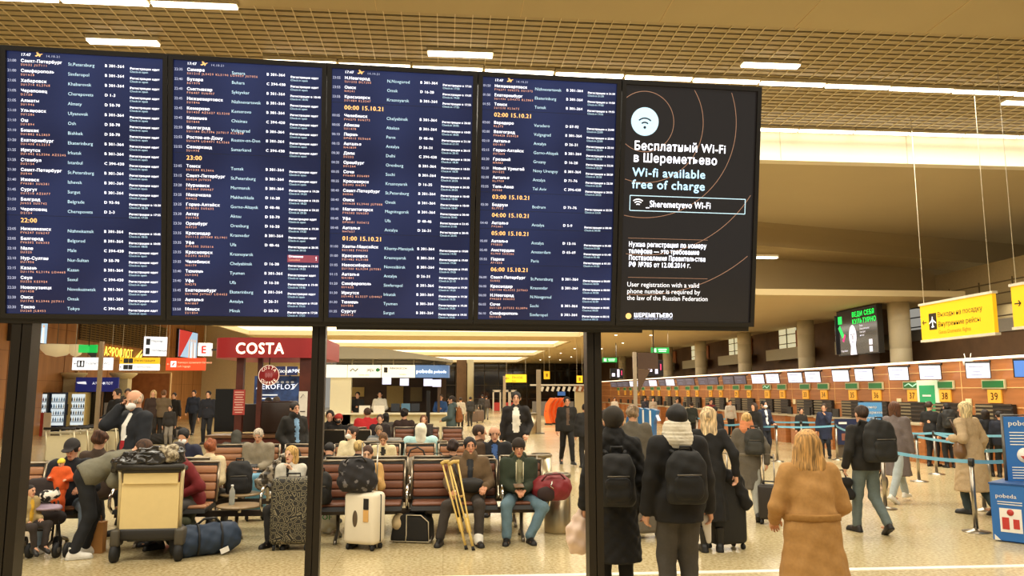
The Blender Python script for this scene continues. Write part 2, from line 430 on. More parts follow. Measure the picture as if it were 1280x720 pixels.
        else: hh += [CAP(w0 + d * .07 - sdv * .012, w0 + d * .12 + dn * .03 - sdv * .012, .016, .012), CAP(w0 + d * .07 + sdv * .012, w0 + d * .12 + dn * .03 + sdv * .012, .016, .012), CAP(w0 + d * .02, w0 + d * .06 + dn * .03 + sdv * .04, .012, .01)]
        hands.append(hh)
    body = smesh('person', [surf(sc(bp), max(res, .02) * 1.1, .05), surf(sc(hb), .0062 if fine else .013, .022)] + [surf(sc(h), .0055 if fine else .013, .012) for h in hands], [skm, hm, eye, lip])
    tag(body, label, 'person', group)
    body.location = loc; body.rotation_euler = (0, 0, R(yaw))
    # --- clothing
    t = thick; tm = topmat or cloth(top)
    jp = [FLAT(pel, Rt, (-.055 * W, 0, .03), (.055 * W, 0, .03), .125 + t, .125 + t, .85), FLAT(pel, Rt, (-.03 * W, 0, .14), (.03 * W, 0, .14), .112 * W + t, .112 * W + t, .85),
          FLAT(pel, Rt, (-.07 * W, 0, .32), (.07 * W, 0, .32), .105 * W + t, .105 * W + t, .82), FLAT(pel, Rt, (-.12 * W, 0, .44), (.12 * W, 0, .44), .065 + t * .7, .065 + t * .7, .85), CAP(tp(0, -.01, .45), tp(0, 0, .53), .075 + t * .4, .065 + t * .3)]
    if sleeves:
        for i in (0, 1):
            e2 = el[i] if sleeves is True else sh[i] + (el[i] - sh[i]) * .7
            jp += [CAP(sh[i], e2, .054 + t * .8, .043 + t * .75, 0, .035)]
            if sleeves is True: jp += [CAP(el[i], wr[i] - (wr[i] - el[i]) * .06, .043 + t * .75, .034 + t * .6, 0, .03)]
    if collar: jp += [CAP(tp(0, -.02, .52), tp(0, .0, .56), .075 + t * .5, .08 + t * .5)]
    cuts = []; mats = [tm]
    hemz = hem
    if hem is None: hemz = .84 if topk != 'coat' else .5
    if not sit and pose != 'bend':
        cuts = [((0, 0, hemz), (0, 0, -1))]
        jp += [FLAT((0, pel[1], 0), np.eye(3), (0, 0, .95), (0, 0, max(hemz, .3) - .05), .155 * W * (1 + (flare - 1) * .5) + t, (.155 + .13 * max(0, .85 - hemz)) * W * flare + t, .78)]
        if topk == 'coat': jp += [FLAT((0, pel[1], 0), np.eye(3), (0, 0, 1.22), (0, 0, .92), .135 * W + t, .155 * W * (1 + (flare - 1) * .5) + t, .78)]
        if hemz < .3: jp += [FLAT((0, pel[1], 0), np.eye(3), (0, 0, .3), (0, 0, hemz - .05), .225 * W + t, .25 * W + t, .75)]
    elif sit: cuts = [(tp(0, 0, -.08 if topk != 'coat' else -.12), Rt @ A(0, 0, -1))]
    else: cuts = [(tp(0, 0, -.03), Rt @ A(0, 0, -1))]
    if topk == 'coat' and sit:
        jp += [CAP(hip[i], hip[i] + (kn[i] - hip[i]) * .75, .1 + t, .085 + t) for i in (0, 1)]; cuts = [(tp(0, 0, -.14), A(0, 0, -1.))]
    if front:   # what shows in the open front
        mats.append(cloth(front) if isinstance(front, str) else front[0]); fw = .035 if isinstance(front, str) else front[1]
        yo = .085 * W + t * .9
        yo += .03 - fw; jp += [CAP(tp(0, yo, .10), tp(0, yo - .005, .36), fw, fw, 1, .01), CAP(tp(0, yo - .005, .36), tp(0, .045, .50), fw, min(fw * 1.2, .045), 1, .01)]
    if belt: mats.append(cloth(belt)); jp += [FLAT(pel, Rt, (-.035, 0, .1), (.035, 0, .1), .0, .0, .85, len(mats) - 1)]
    jo = smesh({'jacket': 'jacket', 'coat': 'coat', 'shirt': 'shirt', 'puffer': 'jacket', 'pcoat': 'coat'}[topk], [surf(sc(jp), res * 1.0, .045, cs(cuts), fold=.0045, quilt=.014 if topk in ('puffer',) else 0, qf=62, pleat=(.95 * s, .012) if topk == 'coat' and not sit else None, diamond=.012 if topk == 'pcoat' else 0)], mats, body)
    if belt: 
        bo = soft('belt', sc([FLAT(pel, Rt, (-.06 * W, 0, .11), (.06 * W, 0, .11), .128 * W + t, .128 * W + t, .86), FLAT((0, pel[1], 0), np.eye(3), (0, 0, 1.05), (0, 0, 1.07), .157 * W * (1 + (flare - 1) * .5) + t + .012, .157 * W * (1 + (flare - 1) * .5) + t + .012, .79)]), cloth(belt), res, body, cuts=cs([(tp(0, 0, .14), Rt @ A(0, 0, 1)), (tp(0, 0, .085), Rt @ A(0, 0, -1))]))
    bt = botthick
    tr = [FLAT(pel, np.eye(3), (-.055, 0, .0), (.055, 0, .0), .118, .118, .9)]
    for i in (0, 1):
        tr += [CAP(hip[i], kn[i], .083 + bt, .062 + bt), CAP(kn[i], an[i] + A(0, 0, .02), .06 + bt, .046 + bt)]
    smesh('trousers', [surf(sc(tr), res, .03, cs([(an[0] * .5 + an[1] * .5 + A(0, 0, -.03 if not boots else .2), A(0, 0, -1.))] if pose != 'walk' else []), fold=.004)], [cloth(bottom)], body)
    if shoes:
        shm = M(shoe, .45); 
        for i in (0, 1):
            ft = feet[i]; pt = -30 if ft[2] > .03 else 0; pitch = R(pt)
            Rf = rotz(R(-8 if i == 1 else 8) * (1 if not sit else 1.5)) @ rotx(pitch)
            fp = lambda x, y, z: an[i] + Rf @ A(x, y, z)
            pr = [CAP(fp(0, -.035, -.03), fp(0, .04, -.03), .042, .042), CAP(fp(0, .04, -.04), fp(0, .15, -.052), .042, .036), CAP(fp(0, -.01, -.02), fp(0, -.012, .05 if not boots else .2), .042, .046 if not boots else .056), FLAT(fp(0, 0, 0), Rf, (0, -.045, -.075), (0, .16, -.075), .046, .043, 1, 1)]
            smesh('shoe', [surf(sc(pr), .009 if fine else .018, .02, cs([(fp(0, 0, -.085), Rf @ A(0, 0, -1.)), (fp(0, 0, -.0) + A(0, 0, .06 if not boots else .21), A(0, 0, 1.))]))], [shm, M(sole or '1a1714', .6)], body)
    # --- hair, hats and the rest
    hr = .0085 if fine else .015
    sub = [ELL(hd(0, .125, -.022), (.078, .086, .114), 0, Rh, None, True)]
    if hairk and not (hat and hatk in ('hood',)):
        r_ = (.090, .107, .104)
        hp_ = [ELL(hd(0, -.018, .036), r_, 0, Rh)]
        hc_ = [(hd(0, 0, -.06), Rh @ A(0, .25, -1.))]; fo = .003
        if hairk == 'bald': hp_ = [ELL(hd(0, -.018, .02), (.086, .104, .092), 0, Rh)]; hc_ += [(hd(0, 0, .04), Rh @ A(0, .35, 1.))]
        elif hairk == 'long': hp_ += [FLAT(hc, Rh, (-.03, -.05, .02), (-.03, -.065, -.24), .075, .07, .75), FLAT(hc, Rh, (.03, -.05, .02), (.03, -.065, -.24), .075, .07, .75)]; hc_ = [(hd(0, 0, -.30), Rh @ A(0, 0, -1.))]; fo = .005
        elif hairk == 'bob': hp_ += [FLAT(hc, Rh, (-.035, -.04, .03), (-.045, -.035, -.1), .07, .062, .9), FLAT(hc, Rh, (.035, -.04, .03), (.045, -.035, -.1), .07, .062, .9)]; hc_ = [(hd(0, 0, -.15), Rh @ A(0, 0, -1.))]; fo = .004
        elif hairk == 'lob': hp_ += [FLAT(hc, Rh, (-.045, -.035, .03), (-.075, -.04, -.17), .066, .07, .9), FLAT(hc, Rh, (.045, -.035, .03), (.075, -.04, -.17), .066, .07, .9), FLAT(hc, Rh, (0, -.06, 0), (0, -.075, -.17), .07, .06, .9)]; hc_ = [(hd(0, 0, -.215), Rh @ A(0, 0, -1.))]; fo = .005
        elif hairk == 'bun': hp_ = [ELL(hd(0, -.018, .034), (.088, .106, .104), 0, Rh), ELL(hd(0, -.1, .07), (.045, .045, .045), 0, Rh)]
        elif hairk == 'curly': hp_ = [ELL(hd(0, -.02, .04), (.1, .118, .11), 0, Rh)]; fo = .012; hc_ = [(hd(0, 0, -.08), Rh @ A(0, .2, -1.))]
        smesh('hair', [surf(sc(hp_ + sub), hr, .03, cs(hc_), fold=fo)], [hm], body)
    if hat:
        hm2 = cloth(hat)
        if hatk == 'beanie': smesh('beanie', [surf(sc([ELL(hd(0, -.014, .048), (.096, .113, .105), 0, Rh), FLAT(hc, Rh, (0, -.012, .035), (0, -.012, .06), .089, .089, 1.16)]), hr, .02, cs([(hd(0, 0, .018), Rh @ A(0, .12, -1.))]), fold=.002)], [hm2], body)
        elif hatk == 'cap': smesh('cap', [surf(sc([ELL(hd(0, -.014, .045), (.089, .107, .098), 0, Rh), ELL(hd(0, .12, .05), (.07, .075, .012), 0, Rh)]), hr, .02, cs([(hd(0, 0, .035), Rh @ A(0, 0, -1.))]))], [hm2], body)
        elif hatk == 'hood': smesh('hood', [surf(sc([ELL(hd(0, -.03, .02), (.115, .13, .135), 0, Rh), CAP(hd(0, -.05, -.08), tp(0, -.04, .5), .1, .11), ELL(hd(0, .11, -.01), (.07, .1, .1), 0, Rh, None, True)]), hr, .04, fold=.004)], [hm2], body)
    if hood: smesh('hood', [surf(sc([FLAT(tp(0, -.09, .5), Rt, (-.07, 0, .0), (.07, 0, .0), .075, .075, .8), FLAT(tp(0, -.06, .56), Rt, (-.06, 0, 0), (.06, 0, 0), .06, .06, 1.1)]), hr * 1.2, .04, fold=.004)], [cloth(hood)], body)
    if mask: smesh('face_mask', [surf(sc([ELL(hd(0, .058, -.045), (.062, .066, .052), 0, Rh)]), .008 if fine else .014, .02, cs([(hd(0, .03, 0), Rh @ A(0, -1., 0))]))], [M(mask, .8)], body)
    if scarf: smesh('scarf', [surf(sc([FLAT(tp(0, 0, .55), Rt, (0, 0, -.03), (0, 0, .05), .105 + t * .6, .1 + t * .4, .95)]), .011, .03, cs([]), fold=.004, quilt=.012, qf=210)], [cloth(scarf)], body)
    body['j'] = 0; del body['j']
    return body, dict(tp=tp, hd=hd, wr=wr, el=el, kn=kn, an=an, s=s, pel=pel, Rt=Rt)
def world(body, v, s=1.0):
    c, q = math.cos(body.rotation_euler[2]), math.sin(body.rotation_euler[2]); v = np.array(v) * s
    return (body.location[0] + c * v[0] - q * v[1], body.location[1] + q * v[0] + c * v[1], body.location[2] + v[2])
# ------------------------------------------------------------------ the hall
def floor_mat():
    m = bpy.data.materials.new('terrazzo'); m.use_nodes = True
    nt = m.node_tree; b = nt.nodes['Principled BSDF']; L = nt.links
    tc = nt.nodes.new('ShaderNodeTexCoord')
    def ns(sc, det=3):
        n = nt.nodes.new('ShaderNodeTexNoise'); n.inputs['Scale'].default_value = sc; n.inputs['Detail'].default_value = det
        L.new(tc.outputs['Object'], n.inputs['Vector']); return n
    def ramp(n, a, ca, c, cb):
        r = nt.nodes.new('ShaderNodeValToRGB'); r.color_ramp.elements[0].position = a; r.color_ramp.elements[0].color = (*lin(ca), 1)
        r.color_ramp.elements[1].position = c; r.color_ramp.elements[1].color = (*lin(cb), 1); L.new(n.outputs[0], r.inputs[0]); return r
    r1 = ramp(ns(26, 2), .36, '8f7a50', .64, 'ddcfa8'); r2 = ramp(ns(.5), .3, 'b39c6c', .7, 'd2c294')
    mx = nt.nodes.new('ShaderNodeMix'); mx.data_type = 'RGBA'; mx.inputs[0].default_value = .5
    L.new(r1.outputs[0], mx.inputs[6]); L.new(r2.outputs[0], mx.inputs[7])
    br = nt.nodes.new('ShaderNodeTexBrick'); br.offset = 0; br.inputs['Scale'].default_value = 1
    br.inputs['Brick Width'].default_value = 1.2; br.inputs['Row Height'].default_value = 1.2; br.inputs['Mortar Size'].default_value = .004
    br.inputs['Color1'].default_value = br.inputs['Color2'].default_value = (1, 1, 1, 1); br.inputs['Mortar'].default_value = (.75, .72, .66, 1)
    L.new(tc.outputs['Object'], br.inputs['Vector'])
    m2 = nt.nodes.new('ShaderNodeMix'); m2.data_type = 'RGBA'; m2.blend_type = 'MULTIPLY'; m2.inputs[0].default_value = 1
    L.new(mx.outputs[2], m2.inputs[6]); L.new(br.outputs[0], m2.inputs[7]); L.new(m2.outputs[2], b.inputs['Base Color'])
    b.inputs['Roughness'].default_value = .2
    return m
fl = struct(MB().box((-2, 43, -.1), (64, 106, .2)).build('floor', floor_mat()))
struct(MB().box((4.5, 8.5, .003), (19, .11, .006)).build('trim_1', M('fdf8e8', .3, var=.03)))
TAN = M('b3a27a', .8, var=.05, scale=.6); TAN2 = M('a39068', .85, var=.06, scale=.5); SOFF = M('b8a884', .8, var=.06, scale=.5)
c = MB(); c.box((-2, 2.2, 8.35), (64, 20.4, .3))
for x in np.arange(-30, 30, 2.4): c.box((x, 2.2, 8.197), (.012, 20.4, .01), 1)
struct(c.build('ceiling', [TAN, M('cbb586', .8)]))
# open-cell grid ceiling
c = MB()
for y in np.arange(12.5, 17.6, .19): c.box((-2, y, 8.24), (50, .125, .02))
for x in np.arange(-26, 23, .3): c.box((x, 15.0, 8.222), (.014, 5.2, .02), 1)
c.box((-2, 15, 8.75), (52, 5.4, .05), 2)
struct(c.build('ceiling_grid', [M('a8956a', .5, var=.05), M('d2c296', .5, var=.05), M('5d5136', .9)]))
c = MB().box((-2, 17.75, 7.83), (50, .3, .78))
for x in np.arange(-24, 22, 3.2): c.box((x, 17.597, 7.83), (.015, .01, .77), 1)
struct(c.build('ceiling_bulkhead', [M('e4dcc4', .7, var=.03), M('c8bc9a', .7)]))
# soffit behind the bulkhead, stepped fascia and the lower ceiling
c = MB(); c.add([(-8, 17.9, 7.45), (24, 17.9, 7.45), (24, 28, 7.45), (-8, 23, 7.45)], [(0, 1, 2, 3)])
struct(c.build('ceiling_soffit', SOFF))
c = MB(); a = [(-8, 20.6), (6, 23.4), (24, 28.2)]
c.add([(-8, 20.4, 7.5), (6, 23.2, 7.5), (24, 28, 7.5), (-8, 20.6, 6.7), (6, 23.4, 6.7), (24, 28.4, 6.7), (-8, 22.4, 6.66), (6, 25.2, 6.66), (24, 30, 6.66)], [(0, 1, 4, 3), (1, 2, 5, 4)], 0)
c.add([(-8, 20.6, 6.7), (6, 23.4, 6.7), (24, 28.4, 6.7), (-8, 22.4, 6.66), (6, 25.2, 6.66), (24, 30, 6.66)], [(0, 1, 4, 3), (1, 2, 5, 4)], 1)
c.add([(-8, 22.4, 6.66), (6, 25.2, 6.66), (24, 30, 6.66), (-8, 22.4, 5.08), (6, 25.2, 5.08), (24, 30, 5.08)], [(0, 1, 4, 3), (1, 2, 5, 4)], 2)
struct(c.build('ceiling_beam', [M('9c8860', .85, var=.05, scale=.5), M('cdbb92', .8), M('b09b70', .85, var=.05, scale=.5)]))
CE = M('d2bd8e', .8, var=.05, scale=.4)
c = MB()
bands = [(38.5, 44.3), (48.3, 55.2), (59.8, 68.0), (71.5, 84)]
y0 = 25.2
for b0, b1 in bands: c.box((-1.6, (y0 + b0) / 2, 5.13), (19, b0 - y0, .2)); y0 = b1
c.box((-1.6, 87, 5.13), (19, 6, .2)); c.box((12.6, 57.5, 5.15), (9.4, 66, .2))
for y in np.arange(36, 85, 7):
    for x in (9.5, 11.5): c.lathe([(.07, 0), (.07, .02)], (x, y, 5.03), 10, 1)
struct(c.build('ceiling_lower', [CE, LAMP]))
LUM = M('fff4da', .5, emit=1.5, var=0)
for i, (b0, b1) in enumerate(bands):
    o = MB()
    o.box((-1.6, (b0 + b1) / 2, 5.3), (18.6, b1 - b0, .04), 0)
    for x in (-10.9, 7.7): o.box((x, (b0 + b1) / 2, 5.18), (.1, b1 - b0, .3), 1)
    for y in (b0, b1): o.box((-1.6, y, 5.18), (18.6, .06, .3), 1)
    tag(o.build('luminous_ceiling_panel', [LUM, CREAM]), ('wide glowing ceiling band nearest the board, highest of the four', 'second glowing ceiling band from the board', 'third glowing ceiling band, beyond two wider ones', 'farthest glowing ceiling band, above the dark end glazing')[i], 'ceiling light', 'luminous ceiling bands')
c = MB().box((-21, 39, 7.2), (20, 44, .2))
struct(c.build('ceiling_side', SOFF))
# walls
WALLW = two_tone('brown_panel', 'a5703c', 'bb8248', 3, .35, .7, .5, stretch=(1, 1, .15))
DK = two_tone('dark_brown', '5a4128', '6b4e32', 2, .3, .7, .7)
c = MB().box((-18.15, 40, 3.6), (.3, 40, 7.2))
for z in (1.2, 2.4, 3.6, 4.8): c.box((-17.99, 40, z), (.02, 40, .015), 1)
for y in np.arange(22, 60, 2.4): c.box((-17.99, y, 3.6), (.02, .015, 7.2), 1)
struct(c.build('wall_left', [WALLW, M('7c4e26', .6)]))
c = MB(); c.box((-17.96, 46, 5.2), (.05, 12, 1.5), 1)
for z in np.arange(4.5, 5.95, .12): c.box((-17.9, 46, z), (.05, 12, .04), 0)
for y in np.arange(40.1, 52, .5): c.box((-17.88, y, 5.2), (.04, .03, 1.5), 0)
struct(c.build('trim_2', [M('8d7343', .6), M('4f3c20', .8)]))
struct(MB().box((-14, 60.2, 3.6), (8.6, .3, 7.2)).build('wall_end', M('cdb98c', .7)))
c = MB().box((3, 88.2, 2.6), (30, .2, 5.2), 0)
for x in np.arange(-10, 17, 1.6): c.box((x, 88.05, 2.6), (.08, .12, 5.2), 1)
for z in (1.1, 2.6, 4.2): c.box((3, 88.05, z), (30, .1, .08), 1)
struct(c.build('wall_back', [M('241c12', .06, var=0), M('3b3021', .5)]))
c = MB().box((17.4, 59.2, 2.5), (.3, 60, 5.1)); struct(c.build('wall_right', DK))
c = MB()
c.box((17.3, 20.5, 1.95), (.3, 17, 3.9)); c.box((16.9, 29.2, 4.9), (.9, 1.5, 4.4)); c.box((24, 22, 7), (.2, 22, 1.2), 3)
c.box((19.1, 22, 4.9), (.1, 15, 3), 1); c.box((17.3, 24, 3.95), (.4, 8, .4), 2)
struct(c.build('wall_right_front', [DK, M('cdb888', .6), M('8a8274', .6), SOFF]))
c = MB()
for z in (4.25, 4.6, 4.95, 5.3): c.tube([(17.15, 17.4, z), (17.15, 28.4, z)], .022, 6)
for y in np.arange(17.6, 28.7, 1.5): c.tube([(17.15, y, 3.9), (17.15, y, 5.4)], .025, 6)
struct(c.build('trim_3', M('6b5a3c', .5, .5)))
COLY = [XW(q, 420, 16)[1] for q in (1125, 1007, 930, 875)]
COLY += [COLY[-1] + 7.3 * q for q in (1, 2, 3)]
for i, y in enumerate(COLY):
    c = MB().lathe([(.36, 2.3), (.36, 3.4), (.352, 3.41), (.36, 3.42), (.36, 4.4), (.352, 4.41), (.36, 4.42), (.36, 5.08)], (16, y, 0), 24)
    struct(c.build('column', M('cdbf9c', .5, var=.04)))
    if i < 6:
        y2 = y + 3.6; c = MB(); c.box((16.75, y2, 3.75), (.25, 4.6, .55), 0); c.box((16.6, y2 - 2.5, 4.0), (.06, .06, 1.2), 1); c.box((16.6, y2 - 2.7, 3.8), (.06, .5, .06), 1)
        struct(c.build('trim_4', [M('a39878', .6), M('3a3226', .5)]))
        c = MB(); c.box((17.2, y2 + .9, 4.55), (.06, 1.9, 1.05), 0); c.box((17.16, y2 + .9, 4.55), (.05, .06, 1.1), 1); c.box((17.16, y2 + .9, 4.3), (.05, 1.9, .04), 1); c.box((17.16, y2 + .9, 4.75), (.05, 1.9, .04), 1)
        c.box((17.18, y2 - .9, 4.45), (.06, 1.6, .9), 2)
        struct(c.build('window_%d' % (i + 1), [M('e9e6c0', .4, emit=.55, var=0), M('6f6247', .6), M('9a5a28', .5)]))
struct(MB().lathe([(.32, 0), (.32, 5.05)], (X_of(588, 78), 78, 0), 20).build('column', M('b4a988', .5)))
struct(MB().box((X_of(577, 78), 78.5, 2.5), (1.0, .4, 5.05)).build('column', DK))
# check-in back wall: wood panelling with pale joints and a lit top edge
WOOD = two_tone('orange_wood', '9c5f2e', 'b97640', 5, .3, .75, .42, stretch=(1, .12, 2.2), coat=.2)
CX = 14.2
c = MB().box((CX + .2, 47.5, 1.38), (.4, 62, 2.76))
for z in (1.52, 2.02, 2.47): c.box((CX - .005, 47.5, z), (.012, 62, .022), 1)
for y in np.arange(17, 78, 3.55): c.box((CX - .004, y, 2.1), (.01, .018, 1.3), 1)
struct(c.build('wall_checkin', [WOOD, M('e8b878', .4)]))
o = MB().box((CX, 47.5, 2.79), (.1, 62, .06)).build('trim_5', M('fff0d0', .5, emit=1.6, var=0)); struct(o)
# light fittings of the grid ceiling
def strip_light(x0, x1, y, z, w, label, group=None):
    t = thing('ceiling_strip_light', label, 'light', ((x0 + x1) / 2, y, z), 0, group)
    MB().box((0, 0, .05), (x1 - x0, w + .03, .07), 0).build('housing', M('bfae88', .5), t)
    MB().box((0, 0, 0), (x1 - x0 - .04, w, .035), 0).build('diffuser', LAMP, t)
    return t
xs = [(-6.45, -5.2), (-.4, .83), (5.6, 6.75), ]
for i, (a, b) in enumerate(xs): strip_light(a, b, 13.85, 8.14, .17, ('short ceiling light above the leftmost timetable screen', 'short ceiling light above the third timetable screen', 'short ceiling light above the wireless internet screen')[i], 'short lights in the grid ceiling')
strip_light(6.05, 6.5, 15.2, 8.14, .2, 'small bright ceiling light just off the top right corner of the board', 'short lights in the grid ceiling')
strip_light(12.0, 14.0, 15.3, 8.14, .16, 'short ceiling light near the right edge, above the yellow signs', 'short lights in the grid ceiling')
for r, (y, x0, x1, nm) in enumerate(((14.62, -3.5, 13.5, 'front'), (17.42, 7.0, 17.5, 'rear'), (12.33, -9, -2.3, 'near'))):
    n = int((x1 - x0) / 1.4)
    for i in range(n):
        a = x0 + i * 1.4
        strip_light(a, a + 1.37, y + (a - 4) * .022 * (r == 0), 8.13, .13, 'segment %s in the %s row of the long ceiling light line, counted from the left' % (['one', 'two', 'three', 'four', 'five', 'six', 'seven', 'eight', 'nine', 'ten', 'eleven', 'twelve'][i], nm), nm + ' continuous light line')
strip_light(10.0, 10.9, 24.6, 6.3, .2, 'small lamp glowing under the stepped beam beside the board edge')
MB()
# ------------------------------------------------------------------ flight information board
BO = (-2.657, 4.906, 2.353); BTH, BT = .0517, .1671
def brot(): return (BT, 0, BTH)
_bm = Euler(brot()).to_matrix()
def bpos(s, t, d=0): v = _bm @ Vector((s, d, t)); return (BO[0] + v.x, BO[1] + v.y, BO[2] + v.z)
SCR = M('0e1430', .12, emit=0, var=0)
def screen_mat(c, e, rough=.14, c2=None):
    m = bpy.data.materials.new('lit_screen'); m.use_nodes = True; b = m.node_tree.nodes['Principled BSDF']
    b.inputs['Base Color'].default_value = (.01, .01, .012, 1); b.inputs['Roughness'].default_value = rough
    b.inputs['Emission Color'].default_value = (*lin(c), 1); b.inputs['Emission Strength'].default_value = e
    if c2:   # soft cloudy screen picture, with greyish glass reflections painted into its colour
        nt = m.node_tree; tc = nt.nodes.new('ShaderNodeTexCoord'); n = nt.nodes.new('ShaderNodeTexNoise'); n.inputs['Scale'].default_value = 1.6; n.inputs['Detail'].default_value = 1
        r = nt.nodes.new('ShaderNodeValToRGB'); r.color_ramp.elements[0].position = .38; r.color_ramp.elements[1].position = .7; r.color_ramp.elements[0].color = (*lin(c), 1); r.color_ramp.elements[1].color = (*lin(c2), 1)
        nt.links.new(tc.outputs['Object'], n.inputs['Vector']); nt.links.new(n.outputs[0], r.inputs[0]); nt.links.new(r.outputs[0], b.inputs['Emission Color'])
    return m
NAVY = screen_mat('101a40', 1.0, .12, '28335e'); BLK = screen_mat('211c1a', .9)
def lit(c, e=1.0): return M(c, .5, emit=e, var=0)
TW = [lit('f4f6ff', 1.05), lit('b9dcf0', .9), lit('e7a98c', .85), lit('f5c27a', 1.0), lit('b9c2e4', .8), lit('ff5a4a', .8), lit('11162c', .5)]
FB, FC, FD, FV = 'B 301-364', 'C 394-430', 'D 58-70', 'open'
